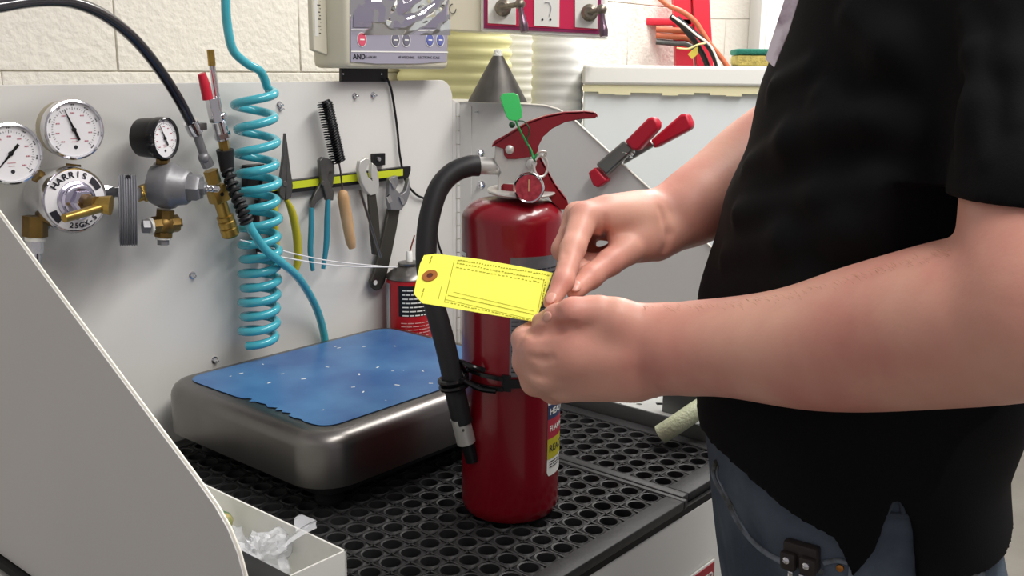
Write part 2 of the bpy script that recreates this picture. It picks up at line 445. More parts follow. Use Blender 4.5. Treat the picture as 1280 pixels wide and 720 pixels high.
crumple('plastic_bag', 'large crumpled cloudy plastic bag in the white bin, with a corner sticking up', bagc, .034, 1.3, bagm, (on_plane(376, 672, W(0, .55, 0), N), on_plane(380, 643, W(0, .53, 0), N), U * .007 + Z * .001))
crumple('plastic_bag', 'smaller flattened clear bag in the white bin near its wall', W(.560, .43, .050), .028, 5.1, bagm)
gb = B(); gb.ball(Vector(), .022, M=frame(W(.565, .425, .074), Z), sc=(1.1, .8, .45), seg=14)
tag(gb.build('foil_packet', mat('green_foil', '3f6b3a', .35, col2='b9a56a', vscale=60)), 'small green packet in the white bin beside the plastic bags', 'packet')
# black tray edge in front of the bin
bk = B(); bbox(bk, .470, .506, .38, .66, .003, .112, .004); tag(bk.build('black_case', blk_m), 'black case edge in front of the white bin, lower left', 'case')

# ================================================================== SCALE
SU, SD = .957, .215; SL, SW = .455, .372
def rrect(L, Wd, r, z, n=8):
    out = []
    for cx, cy, a0 in ((1, 1, 0), (-1, 1, 90), (-1, -1, 180), (1, -1, 270)):
        for k in range(n + 1):
            a = math.radians(a0 + 90 * k / n)
            out.append((cx * (L / 2 - r) + r * math.cos(a), cy * (Wd / 2 - r) + r * math.sin(a), z))
    return out
def SP(p): return W(SU + p[0], SD + p[1], p[2])
scale = thing('bench_scale', 'stainless bench scale with a worn blue film on its platter', 'scale', W(SU, SD, 0))
b = B(); rings = []
R0 = .055
for ins, zz in ((.004, .0435), (0, .042), (0, .048), (0, .094), (.0015, .101), (.005, .107), (.011, .1115), (.018, .1135), (.026, .114)):
    rings.append([b.bm.verts.new(SP(p)) for p in rrect(SL - 2 * ins, SW - 2 * ins, R0 - ins, zz)])
b.skin(rings); b.build('platter', steel_m, scale)
# film, with a torn edge at the near left corner
b = B(); base = rrect(SL - .060, SW - .060, .028, .1149, 8); pts = []
for i, p in enumerate(base):
    q = base[(i + 1) % len(base)]; L_ = math.hypot(q[0] - p[0], q[1] - p[1]); n_ = max(1, int(L_ / .006))
    for k in range(n_):
        x = p[0] + (q[0] - p[0]) * k / n_; y = p[1] + (q[1] - p[1]) * k / n_; j = 0
        left_edge = (x < -SL / 2 + .034)
        if left_edge and y > -.06:
            j = .009 * abs(noise.noise(Vector((x * 40, y * 70, 2)))) + (.006 if (-.02 < y < .08 and rnd.random() < .5) else 0)
        pts.append((x + j, y, .1149))
vs = [b.bm.verts.new(SP(p)) for p in pts]; f = b.bm.faces.new(vs)
ext = bmesh.ops.extrude_face_region(b.bm, geom=[f])
for g in ext['geom']:
    if isinstance(g, bmesh.types.BMVert): g.co.z += .0005
b.build('blue_film', blue_m, scale)
fl2 = B()
for k in range(26):
    x = rnd.uniform(-.17, .17); y = rnd.uniform(-.13, .14); w = rnd.uniform(.001, .004)
    M = Matrix.Translation(SP((x, y, .1157))) @ Matrix.Rotation(rnd.uniform(0, 6), 4, 'Z')
    fl2.box(M, w * 2, w * .6, .0003)
tag(fl2.build('flecks', white_m, scale), kind='stuff')
b = B(); rings = [[b.bm.verts.new(SP(p)) for p in rrect(SL - .06, SW - .06, .03, zz)] for zz in (.020, .060)]; b.skin(rings).build('base', blk_m, scale)
for sx in (-1, 1):
    for sy in (-1, 1):
        B().lathe(frame(SP((sx * .17, sy * .13, .0015)), Z), [(.018, 0), (.020, .006), (.012, .012), (.012, .022)], 18).build('foot', blkr_m, scale)

# ================================================================== EXTINGUISHER
EX, EY, ER = 0.0, 1.216, .0625
E0 = Vector((EX, EY, 0)); ext_ = thing('fire_extinguisher', 'red fire extinguisher with black hose standing on the rubber mat', 'fire extinguisher', (EX, EY, .0012))
ME = frame((EX, EY, 0), Z)
EP = Vector((EX, EY, 0)); EN = Vector((0, -1, 0))
def EX_(x, y, off=0): return on_plane(x, y, EP + EN * off, EN)
zs = EX_(640, 268).z; 
prof = [(.0, .0012), (.050, .0012), (.057, .003), (.0615, .010), (ER, .018), (ER, zs - .005)]
for k in range(1, 10):
    a = math.pi / 2 * k / 9; prof.append((.024 + (ER - .024) * math.cos(a), zs - .005 + .026 * math.sin(a)))
ztop = prof[-1][1]
prof += [(.020, ztop + .001), (.020, ztop + .006)]
b = B(); b.lathe(ME, prof[1:], 64); b.build('cylinder', red_m, ext_)
# collar plate
cz = ztop + .006
Mc = frame((EX + .010, EY - .006, cz + .002), Vector((.02, -.06, 1)), Vector((0, 1, 0)))
B().lathe(Mc, [(.041, -.001), (.042, .0005), (.041, .002), (.02, .0025)], 40).build('collar_plate', alu_m, ext_)
B().lathe(frame((EX + .002, EY, cz), Z), [(.021, .003), (.021, .009), (.019, .012)], 28).build('neck_ring', red_m, ext_)
# valve body
vb = B()
vz0 = cz + .004
p_ = lambda pts, o: [EX_(x, y, o) for x, y in pts]
vb.prism(p_([(622, 240), (622, 222), (626, 216), (618, 200), (619, 180), (630, 176), (660, 190), (672, 214), (664, 226), (656, 232), (656, 243), (625, 243)], .013), -EN * .026)
vb.cyl(EX_(641, 247), EX_(641, 228), .0205, .0175, 24)
vb.build('valve_body', alu_m, ext_, bevel=.0015)
vc = B(); vc.cyl(EX_(624, 208), EX_(596, 207), .0105, seg=20); vc.cyl(EX_(626, 208), EX_(622, 208), .0125, seg=6); vc.cyl(EX_(598, 207), EX_(594, 207), .0118, seg=20); vc.build('hose_fitting', alu_m, ext_)
# levers: U-section sheet metal = two side cheeks and a crown
top_out = [(616, 182), (618, 176), (640, 164), (660, 152), (680, 145), (705, 140), (730, 139), (744, 140), (747, 144), (744, 148), (725, 149), (706, 153), (690, 161), (679, 171), (673, 183), (672, 192), (664, 196), (645, 199), (634, 199), (630, 194), (629, 186)]
lv = B()
for o in (.016, -.0135): lv.prism(p_(top_out, o), -EN * .0025)
crown = [(615, 181), (640, 165), (660, 153), (680, 145.5), (705, 140.5), (730, 139), (744, 140), (747, 144)]
cc = [EX_(x, y, .016) for x, y in crown]
for i in range(len(cc) - 1):
    q = [cc[i], cc[i + 1], cc[i + 1] - Z * .003, cc[i] - Z * .003]; lv.prism(q, -EN * .032)
lv.build('operating_lever', red_m, ext_, bevel=.0008)
B().lathe(frame(EX_(637, 187, .016), EN), [(.0055, 0), (.005, .002), (.003, .0032), (.0, .0036)], 18).build('rivet', alu_m, ext_)
low = [(668, 192), (676, 196), (683, 210), (694, 230), (709, 250), (712, 262), (700, 262), (690, 252), (678, 235), (668, 212)]
lv = B()
for o in (.0135, -.011): lv.prism(p_(low, o), -EN * .0025)
cc = [EX_(x, y, .0135) for x, y in [(676, 197), (683, 210), (694, 230), (709, 250)]]
for i in range(3): lv.prism([cc[i], cc[i + 1], cc[i + 1] - Vector((.003, 0, .001)), cc[i] - Vector((.003, 0, .001))], -EN * .027)
lv.build('carry_handle', red_m, ext_, bevel=.0008)
# gauge
gP = EX_(661, 235, .052); gd = (CAM - gP); gd.z *= .4; gd.normalize(); gM = frame(gP, gd)
B().lathe(gM @ Matrix.Translation((0, 0, -.014)), [(.012, 0), (.0175, .004), (.0183, .013), (.0170, .0155), (.0155, .0145), (.0155, .012)], 36).build('pressure_gauge', chrome_m, ext_)
B().cyl(gP - gd * .014, EX_(650, 232, .01), .006, seg=12).build('gauge_stem', alu_m, ext_)
B().lathe(gM, [(.0158, -.001), (.0158, .0004)], 32).build('gauge_face', mat('gauge_red', 'b5404c', .4, col2='8f2836', vscale=160), ext_)
nb = B(); nb.box(gM @ Matrix.Translation((0, .003, .0012)), .0011, .014, .0006); 
nb.build('needle', mat('pale_needle', 'd9b48a', .4), ext_)
# pull pin and ring
pr_ = B(); rc = EX_(676, 208, .024)
Mr = frame(rc, Vector((.35, -1, .1)))
pr_.tube([Mr @ Vector((.0085 * math.cos(a), .0125 * math.sin(a), 0)) for a in [2 * math.pi * i / 24 for i in range(24)]], .0016, 8, closed=True)
pr_.tube([EX_(668, 200, .024), EX_(674, 190, .026), EX_(682, 190, .024), EX_(681, 196, .02)], .0017, 8, smooth=5)
pr_.cyl(EX_(668, 204, .028), EX_(668, 204, -.02), .003, seg=12)
pr_.build('pull_pin', alu_m, ext_)
B().lathe(frame(EX_(664, 205, .0145), EN), [(.0065, 0), (.006, .003), (.003, .004)], 18).build('rivet', alu_m, ext_)
# hose
hp = [EX_(598, 207), EX_(585, 208, .004), EX_(566, 216, .010), EX_(550, 233, .018), EX_(540, 258, .026), EX_(534, 290, .034), EX_(533, 330, .042), EX_(540, 370, .048), EX_(551, 410, .052), EX_(561, 450, .052), EX_(569, 490, .050), EX_(578, 528, .047)]
B().tube(hp, .0128, 18, smooth=7).build('hose', mat('black_hose', '202022', .5, bump=.1, bscale=150), ext_)
dn = (EX_(583, 552, .046) - EX_(577, 524, .048))
B().tube([EX_(575, 522, .048), EX_(583, 553, .046)], .0118, 24).build('nozzle_band', alu_m, ext_)
B().lathe(frame(EX_(579, 538, .0605), EN), [(.0016, -.002), (.0016, .001)], 10).build('crimp_dimple', sgrey_m, ext_)
B().tube([EX_(584, 552, .046), EX_(590, 576, .044)], .0085, 20).build('nozzle', blk_m, ext_)
# hose strap: band round the cylinder with an open buckle and a loop round the hose
def CY(px_, y, r):        # point on a cylinder of radius r about the axis, seen at pixel (px_, y)
    r0 = ray(px_, y); A_ = r0.x ** 2 + r0.y ** 2; dx, dy = CAM.x - EX, CAM.y - EY
    Bq = 2 * (dx * r0.x + dy * r0.y); C_ = dx * dx + dy * dy - r * r; disc = max(0, Bq * Bq - 4 * A_ * C_)
    return CAM + r0 * ((-Bq - math.sqrt(disc)) / (2 * A_))
st = B(); zb = CY(650, 479, ER).z
def band(b, a0, a1, r, z0, z1, h, th=.003, n=24):
    prev = None
    for i in range(n + 1):
        t = i / n; a = math.radians(a0 + (a1 - a0) * t); z = z0 + (z1 - z0) * t
        q = [b.bm.verts.new(Vector((EX + rr * math.sin(a), EY - rr * math.cos(a), z + dz))) for rr, dz in ((r, -h / 2), (r + th, -h / 2), (r + th, h / 2), (r, h / 2))]
        if prev: 
            for k in range(4): b._face((prev[k], prev[(k + 1) % 4], q[(k + 1) % 4], q[k]))
        prev = q
band(st, -2, 330 - 30, ER + .0004, zb, zb, .011, .003, 60)
band(st, -10, 0, ER + .0004, zb + .001, zb, .020, .0035, 6)
band(st, -55, -8, ER + .001, zb + .011, zb + .006, .005, .0045, 16)
band(st, -55, -8, ER + .001, zb - .006, zb - .007, .005, .0045, 16)
st.tube([EX_(580, 463, .03), EX_(574, 452, .05), EX_(590, 458, .060), EX_(606, 463, .058)], .0032, 8, smooth=5)
hc = EX_(567, 478, .0505); ax = (EX_(571, 500, .05) - EX_(563, 456, .052)).normalized(); Mh = frame(hc, ax)
for dz in (-.004, .004):
    st.tube([Mh @ Vector((.0158 * math.cos(a), .0158 * math.sin(a), dz)) for a in [2 * math.pi * i / 28 for i in range(28)]], .0036, 8, closed=True)
st.tube([EX_(580, 476, .06), EX_(600, 486, .062), EX_(620, 489, .066)], .0035, 8, smooth=5)
st.build('hose_strap', mat('glossy_black_strap', '0e0e10', .22), ext_)
# labels that follow the cylinder
def cyl_patch(z0, z1, a0, a1, r, name, m, round_=0, n=20):
    b = B(); prev = None
    for i in range(n + 1):
        a = math.radians(a0 + (a1 - a0) * i / n); e = min(i, n - i) / n * (a1 - a0) * math.pi / 180 * r; ins = 0
        if round_ and e < round_: ins = round_ - math.sqrt(max(0, round_ ** 2 - (round_ - e) ** 2))
        q = [b.bm.verts.new(Vector((EX + r * math.sin(a), EY - r * math.cos(a), z))) for z in (z0 + ins, z1 - ins)]
        if prev: b._face((prev[0], q[0], q[1], prev[1]))
        prev = q
    return b.build(name, m, ext_, sharp=0)
zl0, zl1 = CY(650, 471, ER).z, CY(650, 322, ER).z
cyl_patch(zl0, zl1, -2, 62, ER + .0004, 'instruction_label', sil_lab_m)
def cyl_text(txt, size, a_left, z, m, name='lettering', r=ER + .0010):
    me = text_mesh(txt, size, .0, 'LEFT', size * .02); b = B()
    b.bm.from_mesh(me)
    for v in b.bm.verts:
        a = math.radians(a_left) + v.co.x / r; v.co = Vector((EX + r * math.sin(a), EY - r * math.cos(a), z + v.co.y))
    return b.build(name, m, ext_, sharp=0)
def cyl_rules(rows, a0, a1, m, h=.0010, r=ER + .0008, name='small_print'):
    b = B()
    for z in rows:
        a = a0
        while a < a1 - 2:
            e = min(a1, a + rnd.uniform(3, 9)); prev = None
            for k in range(4):
                q = math.radians(a + (e - a) * k / 3); v = [b.bm.verts.new(Vector((EX + r * math.sin(q), EY - r * math.cos(q), z + dz))) for dz in (-h / 2, h / 2)]
                if prev: b._face((prev[0], v[0], v[1], prev[1]))
                prev = v
            a = e + 1.5
    b.build(name, m, ext_, sharp=0)
cyl_rules([zl0 + .006 + i * .0052 for i in range(int((zl1 - zl0 - .012) / .0052))], 0, 60, print_m, .0014)
zh = [CY(690, y, ER).z for y in (593, 572, 547, 523, 505, 497)]
a0_, a1_ = 47, 96
cyl_patch(zh[0], zh[5], a0_, a1_, ER + .0004, 'hazard_label', white_m, .006)
cyl_patch(zh[3], zh[4] , a0_, a1_, ER + .0007, 'blue_band', mat('label_blue', '24365f', .4))
cyl_patch(zh[2], zh[3], a0_, a1_, ER + .0007, 'red_band', mat('label_red', 'a81f38', .4))
cyl_patch(zh[1] , zh[2], a0_, a1_, ER + .0007, 'yellow_band', mat('label_yellow', 'b9b024', .4))
cyl_text('HEALTH', .0115, a0_ + 3, (zh[3] + zh[4]) / 2, white_m)
cyl_text('FLAMMABILITY', .0105, a0_ + 3, (zh[2] + zh[3]) / 2, white_m)
cyl_text('REACTIVITY', .0125, a0_ + 3, (zh[1] + zh[2]) / 2, print_m)
cyl_rules([zh[1] - .004, zh[1] - .0075, zh[1] - .011], a0_ + 4, a1_, print_m, .0015)
cyl_patch(CY(585, 322, ER).z, CY(585, 317, ER).z, -80, -62, ER + .0004, 'white_label_edge', white_m)
# green seal tag
seal = thing('green_seal_tag', 'green plastic seal tag hanging on the extinguisher lever', 'tag', EX_(645, 150, .03))
gpts = [(625, 122), (628, 117), (642, 116), (648, 119), (653, 140), (652, 147), (646, 152), (636, 150), (632, 144)]
B().prism([on_plane(x, y, EX_(640, 150, .030), Vector((.1, -1, .25))) for x, y in gpts], Vector((0, .0016, 0))).build('tag_plate', green_m, seal, bevel=.0006)
B().ball(EX_(640, 156, .026), .0038, seg=12).build('lock_bead', dgreen_m, seal)
B().tube([EX_(644, 150, .029), EX_(650, 163, .026), EX_(657, 176, .024), EX_(664, 188, .027), EX_(667, 199, .030), EX_(671, 192, .03)], .0013, 8, smooth=5).build('green_strap', mat('seal_strap', '2b8f4e', .4), seal)
B().tube([EX_(645, 151, .027), EX_(655, 152, .024), EX_(662, 163, .024), EX_(659, 175, .024), EX_(664, 192, .028), EX_(670, 203, .030)], .0009, 6, smooth=5).build('wire', dgreen_m, seal)

# ================================================================== YELLOW TAG
tagt = thing('inspection_tag', 'yellow card inspection tag held in both hands', 'tag', D(600, 350, .95))
TR_, BR_ = D(690, 341, .955), D(668, 402, .915); TLm = D(536, 346, .985)
eY = (TR_ - BR_); eY.normalize(); mid = (TR_ + BR_) / 2; eX = (mid - TLm); eX -= eY * eX.dot(eY); LT = eX.length; eX.normalize(); eZ = eX.cross(eY)
if eZ.dot(CAM - mid) < 0: eZ = -eZ
def TG(x, y, h=0): return on_plane(x, y, mid + eZ * h, eZ)
out = [(517, 367), (525, 330), (530, 319), (545, 317), (600, 324), (650, 333), (691, 341), (680, 372), (669, 402), (600, 391), (535, 380), (528, 379)]
B().prism([TG(*p) for p in out], -eZ * .0005).build('card', yel_m, tagt)
Me = frame(TG(537.5, 345), eZ, eY)
B().lathe(Me, [(.0033, .0001), (.0033, .0009), (.0078, .0009), (.0078, .0001)], 28, caps=False).build('eyelet', eye_m, tagt)
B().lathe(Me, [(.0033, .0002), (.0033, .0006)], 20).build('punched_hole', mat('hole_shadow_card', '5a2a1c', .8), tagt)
ln = B()
def seg(a, bq, w=.00045):
    A_, B_ = TG(*a, .0003), TG(*bq, .0003); dd = (B_ - A_).normalized(); nn = dd.cross(eZ) * w
    ln.prism([A_ - nn, B_ - nn, B_ + nn, A_ + nn], eZ * .0001)
seg((568, 325), (556, 376), .0003); seg((552, 358), (548, 374), .0003)
seg((567, 365), (668, 389), .0002); seg((560, 369), (667, 393), .0003); seg((556, 374), (664, 399), .0002); seg((680, 350), (672, 390), .0002)
def dashes(a, bq, n, w):
    for i in range(n):
        t0 = i / n; t1 = (i + rnd.uniform(.45, .9)) / n; j = rnd.uniform(-.5, .5)
        seg((a[0] + (bq[0] - a[0]) * t0, a[1] + (bq[1] - a[1]) * t0 + j), (a[0] + (bq[0] - a[0]) * t1, a[1] + (bq[1] - a[1]) * t1 + j), w)
dashes((572, 325), (687, 344), 34, .00055); dashes((571, 329), (683, 350), 30, .0005); dashes((570, 334), (676, 353), 22, .0004)
dashes((540, 320), (537, 330), 4, .0007); dashes((530, 360), (527, 372), 4, .0006); dashes((555, 377), (666, 401), 26, .0004); dashes((682, 352), (677, 380), 8, .0006)
ln.build('printed_lines', ink_m, tagt)

# ================================================================== SPRAY CAN
cb_ = PP(507, 400, .09); cb = Vector((cb_.x, cb_.y, 0)); 
# stands on the mat behind the scale's right end
can_t = 1.785; q = D(512, 350, can_t); cb = Vector((q.x, q.y, 0)); cr_ = mpp(q) * 29
can = thing('spray_can', 'red aerosol can with a white nozzle and red straw, behind the yellow tag', 'spray can', (cb.x, cb.y, .0012))
zt = on_plane(512, 347, q, Vector((0, -1, 0))).z; Mcn = frame((cb.x, cb.y, 0), Z)
B().lathe(Mcn, [(cr_ * .93, .0012), (cr_, .005), (cr_, zt - .004), (cr_ * .97, zt)], 40).build('can_body', canred_m, can)
B().lathe(Mcn, [(cr_ * .96, zt - .001), (cr_ * 1.03, zt + .002), (cr_ * 1.0, zt + .006), (cr_ * .84, zt + .012), (cr_ * .6, zt + .020), (cr_ * .47, zt + .023), (cr_ * .50, zt + .025), (cr_ * .50, zt + .028), (cr_ * .3, zt + .030)], 40).build('dome_top', steel_m, can)
B().lathe(Mcn, [(.006, zt + .029), (.0055, zt + .046), (.004, zt + .048)], 20).build('nozzle', white_m, can)
nz = Vector((cb.x, cb.y, zt + .044)); B().tube([nz, nz + Vector((.010, -.004, .033))], .0013, 8).build('straw', mat('red_straw', '8b3a22', .4), can)
def can_patch(z0, z1, a0, a1, dr, name, m, n=12):
    b = B(); prev = None; r = cr_ + dr
    for i in range(n + 1):
        a = math.radians(a0 + (a1 - a0) * i / n); v = [b.bm.verts.new(Vector((cb.x + r * math.sin(a), cb.y - r * math.cos(a), z))) for z in (z0, z1)]
        if prev: b._face((prev[0], v[0], v[1], prev[1]))
        prev = v
    return b.build(name, m, can, sharp=0)
can_patch(.02, zt - .006, -88, -50, .0004, 'silver_stripe', mat('can_silver', 'b9babd', .35, .4))
can_patch(zt - .062, zt - .007, -22, 85, .0004, 'black_panel', blk_m)
def can_print(rows, a0, a1, m, h):
    b = B(); r = cr_ + .0008
    for z in rows:
        a = a0
        while a < a1:
            e = min(a1, a + rnd.uniform(6, 16)); v = []
            for qq in (a, (a + e) / 2, e):
                qr = math.radians(qq); v.append([b.bm.verts.new(Vector((cb.x + r * math.sin(qr), cb.y - r * math.cos(qr), z + dz))) for dz in (-h / 2, h / 2)])
            for k in (0, 1): b._face((v[k][0], v[k + 1][0], v[k + 1][1], v[k][1]))
            a = e + 2.5
    b.build('small_print', m, can, sharp=0)
can_print([zt - .015 - i * .0075 for i in range(7)], -12, 60, white_m, .0022)
can_print([zt - .074 - i * .0060 for i in range(5)], -16, 60, mat('can_print', 'd8a0a0', .5), .0016)

# ================================================================== GAUGES AND REGULATORS
def gauge(parent, P, axis, r, dep, case_m, bezel_m, needle_deg, part='pressure_gauge', back=.6):
    M = frame(P, axis)
    g = B().lathe(M, [(r * back, -dep), (r * .93, -dep * .8), (r * .96, -dep * .12), (r * .93, 0)], 48).build(part, case_m, parent)
    B().lathe(M, [(r * .90, -.002), (r * 1.0, -.008), (r * 1.01, .000), (r * .98, .004), (r * .92, .005), (r * .885, .001)], 48, closed=True).build('bezel', bezel_m, g)
    B().lathe(M, [(r * .90, -.002), (r * .90, .0006)], 48).build('dial_face', white2_m, g)
    tk = B(); pk = B()
    for k in range(0, 41):
        a = math.radians(225 - k * 270 / 40); L = r * (.10 if k % 5 == 0 else .05)
        T = M @ Matrix.Rotation(a, 4, 'Z') @ Matrix.Translation((r * .70, 0, .0009)); tk.box(T, L, r * .012, .0003)
    for k in range(9):
        a = math.radians(225 - k * 270 / 8)
        for rr, bb, sc in ((.82, tk, 1), (.55, pk, .9)):
            T = M @ Matrix.Translation((r * rr * math.cos(a), r * rr * math.sin(a), .0009)) @ Matrix.Rotation(a - math.pi / 2 if rr > .7 else 0, 4, 'Z')
            for j in (-1, 0, 1): bb.box(T @ Matrix.Translation((j * r * .05 * sc, 0, 0)), r * .03, r * .045, .0002)
    tk.lathe(M @ Matrix.Translation((r * .02, -r * .58, .0006)), [(r * .065, 0), (r * .065, .0004)], 14)
    for j, w in ((-.3, .26), (-.4, .2)): pk.box(M @ Matrix.Translation((0, r * j, .0008)), r * w, r * .02, .0002)
    tk.build('scale_marks', print_m, g); pk.build('inner_scale', pinkprint_m, g)
    nb = B(); T = M @ Matrix.Rotation(math.radians(needle_deg), 4, 'Z') @ Matrix.Translation((0, 0, .0018))
    nb.prism([T @ Vector(v) for v in ((-.38 * r, -.045 * r, 0), (0, -.04 * r, 0), (.72 * r, -.008 * r, 0), (.72 * r, .008 * r, 0), (0, .04 * r, 0), (-.38 * r, .045 * r, 0))], M.col[2].xyz * .0006)
    nb.lathe(M @ Matrix.Translation((0, 0, .001)), [(r * .08, 0), (r * .07, .002), (.0001, .0025)], 14)
    nb.build('needle', blk_m, g)
    return g
# left regulator
G1 = PP(92, 162, .075); G0 = PP(13, 192, .085); RG = PP(93, 250, .085)
regL = thing('gas_regulator', 'chrome-faced gas regulator with two large silver gauges and a brass tee handle', 'regulator', PP(93, 250, .0))
tan_m = mat('steel_gauge_case', 'b5ac95', .35, .7)
ax1 = (PANEL_OUT + Vector((-.12, 0, .0))).normalized()
gauge(regL, G1, ax1, mpp(G1) * 37.5, .038, tan_m, chrome_m, 112)
gauge(regL, G0, (PANEL_OUT + Vector((-.1, 0, 0))).normalized(), mpp(G0) * 39, .038, tan_m, chrome_m, 228)
rr = mpp(RG) * 42; MR = frame(RG, (PANEL_OUT + Vector((-.05, 0, 0))).normalized())
B().lathe(MR, [(rr * .55, -.075), (rr * .80, -.070), (rr * .86, -.050), (rr * .98, -.022), (rr, -.012), (rr * 1.0, -.002), (rr * .96, .003), (rr * .90, .002)], 48).build('regulator_body', chrome_m, regL)
B().lathe(MR, [(rr * .90, .0005), (rr * .90, .0028), (rr * .58, .006), (rr * .56, .004)], 48, caps=False).build('white_dial_ring', white2_m, regL)
B().lathe(MR, [(rr * .58, .001), (rr * .57, .0085), (rr * .50, .010), (rr * .47, .017), (rr * .38, .019)], 40).lathe(MR, [(rr * .36, .018), (rr * .36, .030), (rr * .28, .033)], 6).build('bonnet', mat('polished_bonnet', 'c9c4d6', .16, 1.0), regL)
lt = B(); arc_text(lt, 'HARRIS', MR, rr * .745, rr * .28, 104, True, .90, .0048); arc_text(lt, '25GX-5', MR, rr * .76, rr * .22, 284, False, .9, .0048); lt.build('lettering', print_m, regL)
for a_c in (214, 36):
    bs = B()
    inner, outer = [], []
    for k in range(9):
        a = math.radians(a_c - 14 + 28 * k / 8); inner.append(MR @ Vector((rr * .66 * math.cos(a), rr * .66 * math.sin(a), .0058))); outer.append(MR @ Vector((rr * .86 * math.cos(a), rr * .86 * math.sin(a), .0038)))
    bs.prism(inner + outer[::-1], MR.col[2].xyz * .0004)
    bs.build('dial_block', print_m, regL)
hub = PP(121, 253, .135)
B().cyl(RG + PANEL_OUT * .025, hub, .0075, seg=16).build('adjusting_screw', oldbrass_m, regL)
th = B(); th.tube([PP(80, 273, .150), PP(132, 258, .135)], [.0052, .0060], 14); th.build('tee_handle', brass_m, regL)
h0, h1 = PP(120, 255, .128), PP(139, 257, .140); B().cyl(h0, h1, .0095, .0125, 24).build('handle_hub', brass_m, regL)
B().cyl(PP(92, 205, .05), PP(91, 216, .05), .009, seg=6).build('gauge_nut', oldbrass_m, regL)
B().cyl(PP(45, 219, .05), PP(58, 226, .05), .009, seg=6).build('gauge_nut', oldbrass_m, regL)
B().cyl(PP(66, 262, .03), PP(50, 282, .03), .011, seg=14).build('inlet_arm', cast_m, regL)
B().cyl(PP(44, 270, .045), PP(44, 296, .045), .0150, seg=6).build('hex_elbow', oldbrass_m, regL)
B().cyl(PP(44, 296, .045), PP(44, 301, .045), .0125, seg=20).build('thread_tape', white_m, regL)
pf = B(); pf.cyl(PP(44, 301, .045), PP(43, 316, .045), .0105, seg=6); pf.cyl(PP(43, 316, .045), PP(42, 345, .045), .0085, seg=16); pf.build('pipe_fitting', chrome_m, regL)
pc = B(); pc.cyl(PP(118, 240, .040), PP(176, 240, .040), .0075, seg=14); pc.cyl(PP(128, 240, .040), PP(140, 240, .040), .0105, seg=6); pc.build('outlet_pipe', chrome_m, regL)
# right regulator
regR = thing('gas_regulator', 'dull grey cast regulator with a small black gauge and brass tee below', 'regulator', PP(220, 245, 0))
G2 = PP(205, 173, .075)
gauge(regR, G2, (PANEL_OUT * .9 + U * .35).normalized(), mpp(G2) * 26.5, .036, blk_m, mat('black_bezel', '1a1a1e', .15), 118, back=.9)
RP = PP(212, 232, .065); rax = (U * .62 + PANEL_OUT * .75 + Z * -.06).normalized(); MQ = frame(RP, rax)
B().lathe(MQ, [(.012, -.030), (.026, -.024), (.0315, -.012), (.0325, .002), (.031, .008), (.027, .012), (.025, .024), (.021, .028)], 32).build('regulator_body', cast_m, regR)
B().lathe(MQ @ Matrix.Translation((0, 0, .026)), [(.0195, 0), (.0195, .014), (.017, .018)], 6).build('hex_bonnet', cast_m, regR)
B().lathe(MQ @ Matrix.Translation((0, 0, .042)), [(.010, 0), (.010, .008)], 6).build('lock_nut', cast_m, regR)
B().lathe(MQ @ Matrix.Translation((0, 0, .050)), [(.0048, 0), (.0048, .004), (.0040, .005), (.0048, .006), (.0048, .010), (.0040, .011), (.0048, .012), (.0044, .018), (.001, .020)], 16).build('adjusting_screw', chrome_m, regR)
B().cyl(PP(203, 206, .06), PP(204, 196, .07), .009, seg=6).build('gauge_nut', oldbrass_m, regR)
B().cyl(PP(202, 212, .058), PP(203, 207, .06), .012, seg=20).build('thread_tape', white_m, regR)
bp_ = B(); bp_.cyl(PP(170, 245, .045), PP(200, 236, .055), .009, seg=14); bp_.cyl(PP(178, 242, .047), PP(188, 239, .050), .013, seg=6); bp_.build('inlet_union', brass_m, regR)
tp = PP(205, 281, .055); te = B()
te.ball(tp, .0165, seg=20); te.cyl(PP(190, 282, .055), PP(222, 279, .060), .0125, seg=8); te.cyl(PP(207, 262, .058), PP(204, 296, .055), .0125, seg=8); te.cyl(PP(221, 279, .060), PP(228, 278, .064), .006, seg=6)
te.build('brass_tee', oldbrass_m, regR)
B().cyl(PP(186, 283, .055), PP(191, 282, .055), .0115, seg=20).build('thread_tape', white_m, regR)
B().cyl(PP(178, 283, .052), PP(187, 283, .055), .010, seg=6).build('side_plug', cast_m, regR)
B().cyl(PP(204, 295, .055), PP(204, 299, .055), .0105, seg=20).build('thread_tape', white_m, regR)
B().cyl(PP(204, 299, .055), PP(204, 306, .055), .008, seg=6).build('bottom_plug', cast_m, regR)
# ribbed grey disc between them
Dp = PP(160, 263, .085); dax = Vector((.93, .36, -.05)).normalized(); MD = frame(Dp, dax)
prof = []; wN = 7
for k in range(wN * 2 + 1): prof.append((.0475 if k % 2 == 0 else .0452, -.0105 + .021 * k / (wN * 2)))
kn = thing('ribbed_knob', 'grey ribbed round knob seen edge on between the two regulators', 'knob', Dp)
B().lathe(MD, [(.012, -.0115), (.040, -.0115)] + prof + [(.040, .0115), (.012, .0115)], 48).build('knob_rim', mat('grey_plastic', '828389', .45), kn)
B().cyl(Dp - dax * .005, PP(174, 240, .045), .007, seg=12).build('shaft', cast_m, kn)
B().cyl(PP(163, 224, .088), PP(160, 222, .10), .0035, seg=12).build('set_screw', blk_m, kn)

